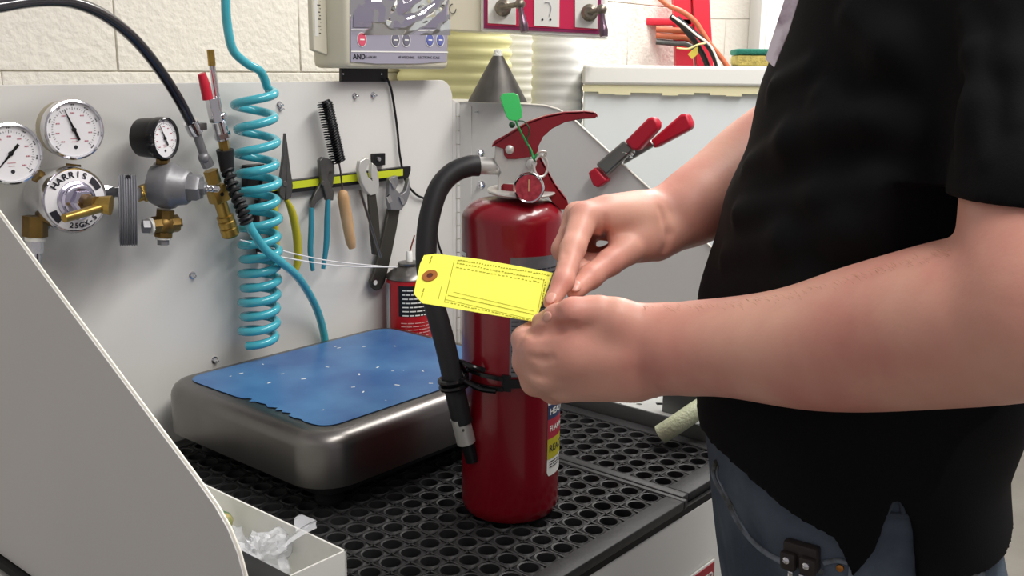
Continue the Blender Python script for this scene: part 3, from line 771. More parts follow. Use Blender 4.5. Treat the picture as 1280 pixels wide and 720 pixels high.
# ================================================================== HOSES ON THE PANEL
t = thing('black_air_hose', 'glossy black hose arching in from the upper left to a chrome clamp', 'hose', PP(240, 150, .05))
hpts = [PP(-120, 40, .30), PP(-50, 15, .27), PP(0, 7, .24), PP(30, 2, .22), PP(62, 0, .20), PP(92, 3, .18), PP(125, 16, .155), PP(155, 37, .13), PP(180, 62, .11), PP(205, 95, .085), PP(225, 127, .07), PP(241, 158, .055)]
B().tube(hpts, .0072, 14, smooth=6).build('hose', purp_m, t)
a_, b_ = PP(238, 152, .056), PP(245, 166, .053)
B().cyl(a_, b_, .0105, seg=24).build('hose_clamp', chrome_m, t)
B().box(frame(PP(250, 158, .058), PANEL_OUT), .016, .010, .012, .001).build('clamp_screw_housing', sgrey_m, t)
t2 = B(); t2.cyl(PP(246, 168, .052), PP(257, 200, .048), .0062, seg=16); t2.cyl(PP(256, 198, .048), PP(261, 208, .048), .0088, seg=6); t2.ball(PP(255, 197, .05), .0085, seg=14); t2.build('barbed_fitting', cast_m, t)
vz = thing('brass_valve', 'brass quick-connect valve hanging diagonally below the black hose clamp', 'valve', PP(275, 250, .0))
B().cyl(PP(263, 213, .048), PP(268, 229, .048), .0105, seg=6).build('hex_nut', brass_m, vz)
dv = (PP(290, 300, .048) - PP(263, 213, .048)).normalized()
Mv = frame(PP(272, 242, .048), PANEL_OUT, -dv)
B().box(Mv, .024, .026, .022, .0015).build('valve_block', brass_m, vz)
B().lathe(Mv @ Matrix.Translation((0, 0, .0108)), [(.0032, 0), (.0032, .0005)], 14).build('port_hole', blk_m, vz)
B().cyl(PP(275, 251, .048), PP(281, 270, .048), .0095, seg=16).build('collar', brass_m, vz)
kb = B(); MK = frame(PP(281, 270, .048), dv, PANEL_OUT)
kb.lathe(MK, [(.0125, 0), (.0125, .006), (.0110, .007), (.0128, .009), (.0128, .017), (.0112, .018), (.0132, .020), (.0132, .030), (.0105, .033)], 20)
kb.build('knurled_coupler', brass_m, vz)
# air chuck with red lever and spring guard
ck = thing('air_chuck', 'air chuck with a red lever grip and a black spring guard above the teal hose', 'air chuck', PP(275, 170, 0))
B().cyl(PP(263, 62, .065), PP(265, 82, .065), .0052, seg=14).build('brass_tip', brass_m, ck)
B().cyl(PP(265, 82, .065), PP(274, 140, .063), .0045, seg=14).build('stem_tube', chrome_m, ck)
B().tube([PP(252, 92, .072), PP(256, 106, .072), PP(260, 124, .072)], [.0078, .0100, .0105], 14, smooth=4, flat=.7).build('lever_grip', redp_m, ck)
B().prism(ppoly([(255, 122), (266, 122), (272, 152), (262, 154)], .064), PANEL_OUT * .012).build('lever_arm', chrome_m, ck, bevel=.001)
cn = B(); cn.ball(PP(276, 146, .064), .0085, seg=14); cn.cyl(PP(273, 152, .062), PP(279, 174, .060), .0102, seg=18); cn.cyl(PP(277, 166, .061), PP(279, 172, .061), .0120, seg=6); cn.build('swivel_fitting', chrome_m, ck)
B().cyl(PP(279, 174, .060), PP(281, 188, .058), .0075, seg=6).build('brass_nut', brass_m, ck)
B().tube([PP(281, 187, .058), PP(284, 214, .055)], [.0125, .0098], 18).build('rubber_sleeve', blkr_m, ck)
core = spline([PP(284, 212, .057), PP(291, 233, .070), PP(299, 252, .084), PP(305, 268, .094), PP(309, 280, .096)], 10)
sp = B(); sp.tube(core, .0055, 10)
hx = []; n_ = len(core)
for i in range(161):
    f_ = i / 160 * (n_ - 1); k = min(int(f_), n_ - 2); p = core[k].lerp(core[k + 1], f_ - k); tt = (core[k + 1] - core[k]).normalized(); x = tt.cross(N).normalized(); y = tt.cross(x); a = i / 160 * 2 * math.pi * 10
    hx.append(p + x * (.0082 * math.cos(a)) + y * (.0082 * math.sin(a)))
sp.tube(hx, .0024, 6); sp.build('spring_guard', blkr_m, ck)
# teal hose: straight leg, coil, falling leg
th_ = thing('coiled_air_hose', 'teal coiled air hose hanging on the enclosure panel left of the pliers', 'hose', PP(320, 300, 0))
cpath = [PP(281, -60, .07), PP(282, 0, .07), PP(284, 30, .068), PP(291, 62, .065), PP(308, 79, .062), PP(326, 90, .058)]
top, bot = PP(318, 112, .053), PP(323, 428, .051)
coil = []; turns = 14.5
yl = [(0, 0), (.18, .24), (.5, .58), (1, 1)]
for i in range(int(turns * 26) + 1):
    s_ = i / (turns * 26); a = -math.radians(10) + 2 * math.pi * turns * s_
    tt = np.interp(s_, [0, .2, .5, 1], [0, .27, .58, 1]); c = top.lerp(bot, float(tt))
    rr_ = .0285 - .003 * s_ + .0015 * math.sin(i * .13)
    c = c + U * (.006 * math.sin(3.0 * s_)); 
    coil.append(c + U * (rr_ * math.cos(a)) - PANEL_OUT * (rr_ * -math.sin(a)))
pts = spline(cpath + [coil[0]], 8) + coil[1:]
B().tube(pts, .0066, 10).build('coil', teal_m, th_)
leg = [PP(309, 276, .096), PP(316, 290, .098), PP(332, 312, .095), PP(352, 328, .088), PP(372, 346, .070), PP(388, 370, .045), PP(398, 392, .026), PP(405, 418, .014), PP(407, 440, .010)]
B().tube(leg, .0066, 12, smooth=6).build('straight_hose', teal_m, th_)

# ================================================================== TOOL RAIL AND TOOLS
rail = thing('magnetic_tool_rail', 'black tool rail with a yellow stripe fixed on the panel', 'tool rail', PP(420, 232, 0))
B().prism(ppoly([(322, 229), (508, 207), (508, 213), (505, 222), (322, 245)], .001), PANEL_OUT * .012).build('rail_body', blk_m, rail, bevel=.001)
B().prism(ppoly([(322, 232), (503, 211), (503, 219.5), (322, 241)], .0131), PANEL_OUT * .0015).build('yellow_strip', strip_m, rail)
B().prism(ppoly([(302, 206), (324, 204), (324, 236), (302, 238)], .001), PANEL_OUT * .014).build('end_block', blk_m, rail, bevel=.001)
kbt = thing('square_holder', 'small square black holder with a chrome screw above the tool rail', 'holder', PP(471, 200, 0))
B().prism(ppoly([(463, 192), (478, 191), (478, 206), (464, 208)], .0005), PANEL_OUT * .008).build('plate', blk_m, kbt, bevel=.001)
B().lathe(frame(PP(473, 199, .0085), PANEL_OUT), [(.004, 0), (.0035, .003), (.001, .004)], 14).build('screw', chrome_m, kbt)
def handle(parent, pts, off, r, m, name='grip', flat=.75): return B().tube([PP(x, y, off) for x, y in pts], r, 14, smooth=4, flat=flat).build(name, m, parent)
OFF = .022
ndl = thing('needle_nose_pliers', 'needle-nose pliers with yellow grips hanging by the teal coil', 'pliers', PP(358, 240, 0))
B().prism(ppoly([(353.6, 166), (351.5, 195), (348, 222), (346, 243), (353, 250), (356, 200)], OFF - .004), PANEL_OUT * .007).build('jaw', sgrey_m, ndl, bevel=.001)
B().prism(ppoly([(354, 166), (355.5, 200), (354, 250), (361, 246), (363, 232), (359, 205), (356, 180)], OFF - .004), PANEL_OUT * .007).build('jaw', sgrey_m, ndl, bevel=.001)
B().lathe(frame(PP(356, 230, OFF + .003), PANEL_OUT), [(.005, 0), (.004, .0015)], 16).build('pivot', steel_m, ndl)
handle(ndl, [(348, 252), (343, 264), (344, 290), (346, 318)], OFF, [.0045, .0065, .007, .006], yelp_m)
handle(ndl, [(358, 250), (365, 265), (371, 295), (372, 325), (369, 340)], OFF, [.0045, .0075, .0080, .0075, .0055], yelp_m)
dk = thing('pliers', 'dark maroon gripped pliers half hidden behind the teal coil', 'pliers', PP(338, 260, 0))
handle(dk, [(336, 248), (340, 270), (341, 300), (340, 345)], .010, [.006, .0075, .0075, .006], darkg_m)
handle(dk, [(322, 250), (320, 270), (322, 300), (326, 325)], .010, [.006, .0075, .0075, .006], darkg_m)
B().prism(ppoly([(326, 222), (334, 220), (339, 250), (322, 252)], .0145), PANEL_OUT * .006).build('jaw', sgrey_m, dk, bevel=.001)
sj = thing('slip_joint_pliers', 'slip-joint pliers with blue grips on the rail left of the wire brush', 'pliers', PP(400, 250, 0))
B().prism(ppoly([(396, 200), (400, 196), (408, 198), (414, 203), (413, 215), (408, 214), (405, 222), (414, 240), (413, 250), (405, 250), (401, 235), (397, 215)], OFF - .004), PANEL_OUT * .008).build('jaw', sgrey_m, sj, bevel=.001)
B().prism(ppoly([(414, 202), (415, 215), (413, 232), (404, 244), (393, 252), (387, 264), (386, 252), (391, 240), (400, 226), (408, 214)], OFF - .008), PANEL_OUT * .007).build('jaw', sgrey_m, sj, bevel=.001)
B().lathe(frame(PP(404, 229, OFF + .004), PANEL_OUT), [(.0045, 0), (.0035, .0015)], 16).build('pivot', steel_m, sj)
handle(sj, [(389, 260), (389, 285), (388, 315), (391, 338)], OFF, [.0052, .0062, .0062, .0045], tealg_m)
handle(sj, [(410, 249), (409, 275), (408, 305), (404, 336)], OFF, [.0058, .0066, .0066, .0045], tealg_m)
wb_ = thing('wire_brush', 'black spiral bottle brush with a turned wooden handle', 'brush', PP(425, 230, 0))
B().tube([PP(431, 239, .026), PP(429, 246, .026), PP(433, 270, .026), PP(438, 300, .026), PP(440, 310, .026)], [.0062, .0098, .0102, .0088, .006], 18, smooth=4).build('handle', wood_m, wb_)
B().tube([PP(428, 238, .026), PP(424, 205, .026), PP(412, 165, .026), PP(406, 128, .026)], .0016, 8, smooth=4).build('twisted_wire', steel_m, wb_)
br = B(); p0, p1 = PP(405.5, 127, .026), PP(423, 204, .026); axb = (p1 - p0).normalized(); Mq = frame(p0, axb, PANEL_OUT); LB = (p1 - p0).length
br.cyl(p0, p1, .0042, seg=10)
for k in range(2400):
    tt = k / 2400; a = tt * 2 * math.pi * 12.5; rad = .0135 if tt > .03 else .010
    for q in (0, math.pi):
        aa = a + q + rnd.uniform(-.35, .35); z0_ = LB * tt; dirv = Mq.to_3x3() @ Vector((math.cos(aa), math.sin(aa), -.15)); c0 = Mq @ Vector((0, 0, z0_)); w = Mq.to_3x3() @ Vector((0, 0, .0013)); s2 = dirv.cross(w).normalized() * .0011
        v = [br.bm.verts.new(x) for x in (c0 - w, c0 + s2, c0 + w, c0 + dirv * rad)]
        br._face((v[0], v[1], v[3])); br._face((v[1], v[2], v[3])); br._face((v[2], v[0], v[3]))
o = br.build('bristles', mat('black_bristle', '0f0f14', .4), wb_, sharp=0); tag(o, kind='stuff')
w1 = thing('adjustable_wrench', 'adjustable wrench hanging with its jaw over the rail right of the brush', 'wrench', PP(460, 230, 0))
B().prism(ppoly([(444, 211), (446, 201), (453, 197), (459, 199), (456, 206), (453, 212), (456, 221), (461, 225), (460, 215), (461, 203), (466, 207), (469, 218), (470, 232), (467, 242), (459, 244), (453, 238), (447, 226)], OFF), PANEL_OUT * .009).build('head', alu_m, w1, bevel=.0012)
B().lathe(frame(PP(463, 226, OFF + .004), Z), [(.0045, -.005), (.005, -.003), (.0045, -.001), (.005, .001), (.0045, .003), (.005, .005)], 14).build('adjusting_screw', sgrey_m, w1)
B().prism(ppoly([(458, 242), (467, 240), (471, 270), (473, 300), (470, 318), (464, 318), (461, 290)], OFF), PANEL_OUT * .006).build('handle', mat('dark_tool_steel', '4f4d48', .45, .7), w1, bevel=.0015)
w2 = thing('adjustable_wrench', 'larger dark adjustable wrench hanging at the right end of the rail, hole in its handle', 'wrench', PP(485, 260, 0))
B().prism(ppoly([(483, 222), (492, 219), (494, 228), (490, 236), (497, 243), (503, 238), (507, 222), (508, 240), (504, 252), (497, 262), (484, 262), (481, 248)], OFF - .002), PANEL_OUT * .010).build('head', cast_m, w2, bevel=.0012)
lj = B(); lj.prism(ppoly([(486, 224), (489, 222), (494, 234), (491, 236)], OFF + .008), PANEL_OUT * .003); lj.prism(ppoly([(483, 246), (486, 243), (489, 251), (486, 254)], OFF + .008), PANEL_OUT * .003); lj.prism(ppoly([(498, 246), (502, 247), (505, 254), (502, 256)], OFF + .008), PANEL_OUT * .003); lj.build('polished_jaw', chrome_m, w2)
hnd = [(483, 260), (497, 261), (493, 285), (487, 315), (480, 345), (478, 352), (474, 360), (468, 363), (462, 359), (460, 351), (464, 342), (470, 320), (477, 290)]
B().prism(ppoly(hnd, OFF - .010), PANEL_OUT * .007).build('handle', mat('dark_tool_steel', '4f4d48'), w2, bevel=.0015)
B().lathe(frame(PP(469, 353, OFF - .003), PANEL_OUT), [(.0048, .0), (.0048, .0012), (.0075, .0012), (.0075, 0)], 20, caps=False).build('hanging_hole_rim', steel_m, w2)
B().lathe(frame(PP(469, 353, OFF - .003), PANEL_OUT), [(.0047, .0), (.0047, .0005)], 20).build('hanging_hole', panel_m, w2)
tag(B().tube([PP(450, 238, .034), PP(476, 322, .036)], .0024, 8).build('steel_rod', steel_m), 'thin bare steel rod hanging across the first wrench handle', 'rod')
tag(B().tube([PP(484, 98, .012), PP(489, 112, .008), PP(493, 135, .007), PP(497, 165, .007), PP(500, 195, .008), PP(507, 226, .010), PP(520, 243, .008), PP(535, 252, .006), PP(543, 275, .006), PP(548, 305, .006), PP(556, 325, .006), PP(566, 345, .006), PP(572, 372, .006)], .0022, 8, smooth=6).build('power_cable', blk_m), 'thin black cable running down the panel from the scale display', 'cable')
# thin clear wire ties from the valve to the can
for i, (a, bq) in enumerate((((300, 300), (488, 334)), ((322, 316), (500, 334)))):
    p0, p1 = PP(*a, .07), D(bq[0], bq[1], can_t - .01); mm = p0.lerp(p1, .5) - Z * .008
    tag(B().tube([p0, mm, p1], .0011, 8, smooth=8).build('clear_tube', mat('clear_line', 'e6e6e8', .2)), ['thin clear line strung from the coil to the spray can, upper one', 'thin clear line strung from the coil to the spray can, lower one'][i], 'line', 'clear lines')

# ================================================================== SCALE DISPLAY
ind = thing('scale_indicator', 'cream scale display unit wrapped in clear plastic above the panel', 'display unit', PP(480, 90, 0))
IO = .050
def IP(x, y, o=0): return PP(x, y, IO + o)
iu0 = IP(434, 60).dot(U); iu1 = IP(562, 60).dot(U); iz0 = IP(500, 86).z; 
b = B(); M = Matrix((U, Z, -N)).transposed().to_4x4(); M.translation = W((iu0 + iu1) / 2, IO - .045, iz0 + .095)
b.box(M, iu1 - iu0, .19, .09, .010, 3); b.build('housing', cream_m, ind)
zb_, zt_ = IP(438, 78).z, IP(438, -60).z
B().prism([IP(438, 77, .0005), IP(470, 79.5, .0005), IP(520, 79.5, .0005), IP(558, 77, .0005), Vector((*IP(561, 60).xy, zt_)), Vector((*IP(440, 60).xy, zt_))], PANEL_OUT * .0015).build('face_plate', mat('grey_lilac_face', '9a97a6', .3), ind)
B().prism([IP(441, 34, .002), IP(557, 35, .002), IP(560, -60, .002), IP(443, -60, .002)], PANEL_OUT * .0012).build('display_window', mat('dark_lilac_window', '7d7889', .2), ind)
lnb = B()
for y0, y1 in ((37, 38.5), (64, 65.5)): lnb.prism([IP(439, y0 - .5, .0021), IP(560, y0 + .5, .0021), IP(560, y1 + .5, .0021), IP(439, y1 - .5, .0021)], PANEL_OUT * .0005)
lnb.build('white_lines', white_m, ind)
for x, y, m_ in ((452, 49.5, mat('red_button', 'd2566e', .4)), (494, 50, mat('grey_button', '6f6d7c', .4)), (507.5, 50, mat('grey_button', '6f6d7c')), (537, 50, mat('blue_button', '6068a8', .4)), (550, 50, mat('blue_button', '6068a8'))):
    Mb_ = frame(IP(x, y, .002), PANEL_OUT); bb = B(); bb.lathe(Mb_ @ Matrix.Diagonal((1.0, 1.15, 1, 1)), [(.0098 if x < 460 else .0088, 0), (.0085 if x < 460 else .0075, .0016)], 28); btn = bb.build('button', m_, ind)
    B().lathe(Mb_ @ Matrix.Diagonal((1.0, 1.15, 1, 1)), [(.0100, .0), (.0100, .0008), (.0092, .0008), (.0092, 0)], 28, caps=False).build('button_ring', white_m, btn)
    tb = B(); tb.box(Mb_ @ Matrix.Translation((0, 0, .0018)), .009, .0022, .0002); tb.build('button_print', white_m, btn)
for tx, sz2, px2, py2, bo in (('AND', .012, 449, 71, .0004), ('FG-60KAM', .0058, 463, 71.5, 0), ('HF WEIGHING', .0060, 508, 71.8, 0), ('ELECTRONIC SCALE', .0060, 536, 72, 0)):
    lb = B(); lb.mesh(text_mesh(tx, sz2, .0001, bold=bo), frame(IP(px2, py2, .0023), PANEL_OUT)); lb.build('lettering', print_m, ind)
# side flange and labels
B().prism([W(iu0, IO - .06, iz0 + .02 + dz) for dz in (0,)] + [W(iu0 - .028, IO - .062, iz0 + .028), W(iu0 - .028, IO - .062, iz0 + .19), W(iu0, IO - .06, iz0 + .19)], PANEL_OUT * .012).build('mounting_arm', cream_m, ind, bevel=.002)
B().box(Matrix.Translation(W(iu0 - .014, IO - .0495, iz0 + .115)) @ M.to_3x3().to_4x4(), .020, .13, .0006).build('side_label', white_m, ind)
sb = B()
for i in range(22): sb.box(Matrix.Translation(W(iu0 - .0145 + (i % 2) * .0035, IO - .0490, iz0 + .055 + i * .0055)) @ M.to_3x3().to_4x4(), .0035 + .002 * (i % 3), .0016, .0003)
sb.build('small_print', print_m, ind)
# crumpled plastic film over the window
b = B(); nx, ny = 64, 48; vv = []
for j in range(ny + 1):
    for i in range(nx + 1):
        x = 437 + 126 * i / nx; y = -60 + 104 * j / ny
        hgt = .006 + .020 * abs(noise.noise(Vector((x * .022 + y * .02, y * .016, 1)))) + .002 * noise.noise(Vector((x * .09, y * .08, 3)))
        hgt = .0042 + (hgt - .004) * min(1, max(0, (44 - y) / 18))
        vv.append(b.bm.verts.new(IP(x, y, hgt)))
for j in range(ny):
    for i in range(nx): b._face((vv[j * (nx + 1) + i], vv[j * (nx + 1) + i + 1], vv[(j + 1) * (nx + 1) + i + 1], vv[(j + 1) * (nx + 1) + i]))
fm = bpy.data.materials.new('clear_film'); fm.use_nodes = True; nt = fm.node_tree; nt.nodes.clear()
o_ = nt.nodes.new('ShaderNodeOutputMaterial'); mx = nt.nodes.new('ShaderNodeMixShader'); tr = nt.nodes.new('ShaderNodeBsdfTransparent'); gl = nt.nodes.new('ShaderNodeBsdfGlossy'); gl.inputs['Roughness'].default_value = .06
lw_ = nt.nodes.new('ShaderNodeLayerWeight'); lw_.inputs['Blend'].default_value = .28
nt.links.new(lw_.outputs['Fresnel'], mx.inputs[0]); nt.links.new(tr.outputs[0], mx.inputs[1]); nt.links.new(gl.outputs[0], mx.inputs[2]); nt.links.new(mx.outputs[0], o_.inputs[0])
b.build('plastic_film', fm, ind, sharp=0)
bk2 = B().prism(ppoly([(424, 60), (482, 60), (482, 102), (424, 102)], -.001), PANEL_OUT * .006).build('display_bracket', blk_m, ind)
for x in (429, 477): B().lathe(frame(PP(x, 92.5, .006), PANEL_OUT), [(.0018, 0), (.0012, .001)], 10).build('screw', chrome_m, ind)

# ================================================================== BACKGROUND BEHIND THE PANEL
def duct(name, label, x0, x1, y0, y1, t, m, ribs, amp=.008):
    c = D((x0 + x1) / 2, (y0 + y1) / 2, t); r = (x1 - x0) / 2 * mpp(c)
    zt2 = on_plane((x0 + x1) / 2, y0, c, Vector((0, -1, 0))).z; zb2 = on_plane((x0 + x1) / 2, y1, c, Vector((0, -1, 0))).z
    pitch = (zt2 - zb2) / ribs; prof = []; z = zt2; k = 0
    zend = .1
    while z > zend:
        for f_, a_ in ((0, 1), (.25, .75), (.5, 0), (.75, .75)): prof.append((r - amp * (1 - a_), z - pitch * f_))
        z -= pitch
    b = B().lathe(frame((c.x, c.y, 0), Z), prof, 48); o = b.build(name, m, sharp=0)
    return tag(o, label, 'duct', 'corrugated ducts')
duct('corrugated_duct', 'wide corrugated duct, coloured as if lit yellow, behind the scale display', 496, 640, 36, 126, 2.22, yduct_m, 6)
duct('corrugated_duct', 'narrow white corrugated duct under the red valve panel', 664, 730, 44, 132, 2.16, film_m, 6, .0035)
duct('corrugated_duct', 'pale grey corrugated duct hidden behind the steel funnel', 606, 668, 44, 132, 2.42, mat('grey_duct', 'cfcdc4', .5), 8, .004)
# control box
CN = Vector((-.12, -1, 0)).normalized(); CP = D(680, 20, 1.90)
def CX(x, y, o=0): return on_plane(x, y, CP + CN * o, CN)
cbx = thing('valve_control_box', 'white box with a red instrument panel and two valve levers above the ducts', 'control box', CX(680, 44, -.06))
B().prism([CX(601, -70), CX(758, -70), CX(757, 48), CX(601, 39)], -CN * .11).build('cabinet', white_m, cbx, bevel=.003)
B().prism([CX(605, -70, .0005), CX(752, -70, .0005), CX(751, 42.5, .0005), CX(605, 35.5, .0005)], CN * .003).build('border', purpb_m, cbx)
B().prism([CX(609, -70, .0035), CX(748, -70, .0035), CX(747.5, 38, .0035), CX(609, 31.5, .0035)], CN * .001).build('red_field', mag_m, cbx)
for poly in ([(610, -50), (645, -50), (645, 31), (610, 29)], [(668, -50), (700, -50), (699, 34), (668, 32)], [(719, -50), (747, -50), (747, 36), (719, 34)]):
    B().prism([CX(x, y, .0046) for x, y in poly], CN * .002).build('white_plate', white_m, cbx)
for x in (678, 688): B().lathe(frame(CX(x, 24.5, .0066), CN), [(.0022, 0), (.0018, .001)], 10).build('screw', blk_m, cbx)
B().tube([CX(681, 3, .008), CX(686, 3, .008), CX(689, 10, .008), CX(687, 20, .008)], .0008, 6, smooth=5).build('dial_arc', mat('grey_line', 'a8a8ae', .5), cbx)
for (hx_, hy_), pv, le in (((629, 10), (650, 5), (656, 40)), ((737, 16), (752, 12), (755, 46))):
    v_ = B(); c0 = CX(hx_, hy_, .008); v_.lathe(frame(c0, CN), [(.015, -.002), (.016, .004), (.012, .008), (.013, .016), (.009, .022)], 20)
    pvp = CX(*pv, .045); v_.cyl(c0 + CN * .02, pvp, .005, seg=12); v_.ball(pvp, .010, seg=14); vo = v_.build('valve_stem', mat('tarnished_nickel', '8d8578', .4, .8, var=.3, vscale=60), cbx)
    B().tube([pvp, pvp.lerp(CX(*le, .05), .35), pvp.lerp(CX(*le, .05), .75), CX(*le, .05)], [.0065, .0065, .0115, .010], 12, smooth=4, flat=.75).build('lever', mat('plum_lever', '6f5a68', .35, .7), cbx)
B().prism([CX(x, y, -.012) for x, y in [(560, -70), (602, -70), (602, 40), (560, 38)]], -CN * .10).build('side_box', cream_m, cbx, bevel=.003)
B().tube([CX(566 + 4 * math.cos(a), 11 + 6 * math.sin(a), -.008) for a in [2 * math.pi * i / 16 for i in range(13)]], .0009, 6).build('hook_ring', sgrey_m, cbx)
# funnel standing behind the wing top
fc = D(622, 128, 1.86)
fnp = [(588, 128), (620, 66), (627, 66), (662, 127)]
fn_M = frame((fc.x, fc.y, on_plane(624, 127, fc, Vector((0, -1, 0))).z), Z); mp = mpp(fc)
fun = thing('steel_funnel', 'dark steel cone with a white tip standing at the wing corner behind the lever', 'funnel', fn_M.translation)
B().lathe(fn_M, [(37 * mp, 0), (36 * mp, .003), (12 * mp, .068), (6 * mp, .084)], 32).build('cone', duct_sh_m, fun)
fw_ = B(); fw_.lathe(fn_M, [(6.5 * mp, .083), (5 * mp, .092), (2 * mp, .095)], 14); fw_.build('white_tip', mat('flaking_white', 'dcdcd4', .7, bump=1, bscale=300, bdist=.003), fun)
# small shelf strip the cone stands on (top of the wing return)
B().prism([W(cr - .02, -.004, .497), W(cr + .13, -.004, .497), W(cr + .13, -.12, .497), W(cr - .02, -.12, .497)], -Z * .004).build('rear_ledge', panel_m, hood)
# wall-side white chest with lid, sponge
KN = Vector((-.10, -1, 0)).normalized(); KP = D(728, 92, 2.05)
def KX(x, y, o=0): return on_plane(x, y, KP + KN * o, KN)
ch = thing('white_chest', 'white chest with a thick lid behind the right wing of the enclosure', 'chest', Vector((*(KX(900, 92, -.3)).xy, -.8)))
kx1 = KX(1130, 92)
def wallbox(b, x0, x1, z0, z1, front, dep, bev):
    p0, p1 = KX(x0, 92, front), KX(x1, 92, front); p0.z = p1.z = z0
    b.prism([p0, p1, p1 - KN * dep, p0 - KN * dep], Z * (z1 - z0)); return b
ztl_, zbl_ = KX(830, 82).z, KX(830, 107).z
wallbox(B(), 728, 1130, zbl_, ztl_, .0, .44, 0).build('lid', white_m, ch, bevel=.006)
gk = B(); pg = [KX(x, 92, -.006) for x in range(729, 1131, 20)]
for i in range(len(pg) - 1):
    z0g = zbl_ - .014 - .006 * math.sin(i * .9) ** 2
    gk.prism([Vector((*pg[i].xy, zbl_)), Vector((*pg[i + 1].xy, zbl_)), Vector((*pg[i + 1].xy, z0g)), Vector((*pg[i].xy, z0g))], -KN * .02)
gk.build('lid_gasket', mat('yellowed_gasket', 'e2dcb4', .6), ch)
wallbox(B(), 730, 1128, -.8, zbl_ - .012, -.018, .42, 0).build('chest_body', mat('cool_white_enamel', 'dfe5e6', .3), ch, bevel=.006)
spg = thing('sponge', 'green and yellow scouring sponge lying on the white chest lid', 'sponge', Vector((*KX(938, 85, -.1).xy, ztl_)))
sc_ = Vector((*KX(942, 85, -.07).xy, ztl_)); Ms = frame(sc_ , Z, KN)
B().box(Ms @ Matrix.Translation((0, 0, .012)), .085, .11, .022, .006, 2).build('sponge_body', sponge_m, spg)
B().box(Ms @ Matrix.Translation((0, 0, .029)), .088, .112, .012, .004, 2).build('scouring_pad', scour_m, spg)
for n_, c_ in (('sponge_body', 0), ): pass
# ladder with coiled hoses
LT = 3.0
lad = thing('step_ladder', 'red ladder standing beyond the wall end with hoses hung on it', 'ladder', D(860, 60, LT) + Vector((0, 0, -1.4)))
lad.location.z = -.8; WLOC[lad.name] = lad.location.copy()
LN = Vector((0, -1, 0)); LPt = D(860, 40, LT)
def LX(x, y, o=0): return on_plane(x, y, LPt + LN * o, LN)
def rail_(xt, xb, o, w=13):
    a, c = LX(xt, -60, o), LX(xb, 120, o); dd = (c - a).normalized(); e = a + dd * ((-.8 - a.z) / dd.z); mw = w * LT / F_PX / 2
    B().prism([a - Vector((mw, 0, 0)), a + Vector((mw, 0, 0)), e + Vector((mw, 0, 0)), e - Vector((mw, 0, 0))], -LN * .05).build('rail', ladder_m, lad, bevel=.004)
rail_(851, 858, 0, 22); rail_(873, 884, .01, 21)
rail_(800, 770, -.02, 20)
for z in (-.5, -.2, .1, .4, .7): 
    B().box(Matrix.Translation((LX(830, 40).x + (.7 - z) * .0, LPt.y + .03, z)), .22, .06, .02, .003).build('step', ladder_m, lad)
def hose_arc(name, label, pts, r, m, o):
    tag(B().tube([LX(x, y, o + .003 * i) for i, (x, y) in enumerate(pts)], r, 10, smooth=6).build(name, m), label, 'hose')
hose_arc('orange_hose', 'long orange hose curving from the ladder onto the chest lid', [(800, -30), (830, 3), (852, 14), (868, 26), (879, 42), (888, 56), (900, 70), (910, 84)], .0075, orange_m, .08)
hose_arc('black_hose', 'thick black hose loop tied to the red ladder', [(838, 20), (852, 32), (864, 46), (874, 60), (882, 76), (886, 90)], .0085, blk_m, .06)
hose_arc('black_hose', 'second black hose beside the yellow tie, dropping behind the chest', [(846, 22), (862, 36), (876, 48), (888, 62), (895, 78), (898, 90)], .0075, blk_m, .10)
hose_arc('white_cable', 'white cable running over the black hose on the ladder', [(840, 20), (856, 31), (870, 43), (886, 55), (894, 68), (900, 86)], .003, white_m, .13)
for i, (y, m_, nm, lbl) in enumerate(((38, orange_m, 'orange_hose', 'upper orange coil strand hung on the ladder'), (46, orange_m, 'orange_hose', 'lower orange coil strand hung on the ladder'), (54, sgrey_m, 'grey_hose', 'grey hose strand under the orange strands'))):
    hose_arc(nm, lbl, [(820, y - 2), (842, y), (858, y + 1), (870, y + 8)], .009, m_, .03)
yt = thing('yellow_tie', 'yellow tie strap holding the hose bundle on the ladder', 'tie', LX(870, 62, .15))
B().tube([LX(846, 60, .14), LX(860, 61, .15), LX(872, 56, .16), LX(882, 54, .16)], .0025, 8, smooth=5).build('strap', mat('yellow_cord', 'e3dc9a', .5), yt)
B().prism([LX(x, y, .155) for x, y in [(866, 62), (872, 58), (872, 68), (865, 74), (860, 68)]], -LN * .004).build('tail', mat('yellow_tail', 'c8b545', .5), yt)
tag(B().tube([D(750, -20, 2.25), D(764, 20, 2.25), D(772, 50, 2.22), D(776, 79, 2.2)], .003, 8, smooth=6).build('white_cable', white_m), 'white cable hanging down the block wall right of the valve levers', 'cord')
# spring clamp on the wing edge
CPn = -WN; cP = on_plane(770, 205, Hp, WN)
def KC(x, y, o): return on_plane(x, y, Hp - WN * o, WN)
clp = thing('spring_clamp', 'metal spring clamp with red tips biting the sloping wing edge', 'clamp', cP)
B().prism([KC(x, y, .006) for x, y in [(740, 215), (749, 208), (764, 225), (752, 234), (746, 230)]], CPn * .018).build('jaw_tip', redp_m, clp, bevel=.003)
B().prism([KC(x, y, .010) for x, y in [(748, 205), (783, 175), (797, 186), (762, 219)]], CPn * .014).build('jaw_arm', steel_m, clp, bevel=.004)
B().prism([KC(x, y, .016) for x, y in [(786, 176), (816, 146), (823, 146), (828, 153), (828, 160), (803, 188), (795, 186)]], CPn * .020).build('handle_grip', redp_m, clp, bevel=.004)
B().prism([KC(x, y, -.004) for x, y in [(778, 206), (818, 182), (812, 174), (780, 192)]], -CPn * .012).build('jaw_arm', steel_m, clp, bevel=.003)
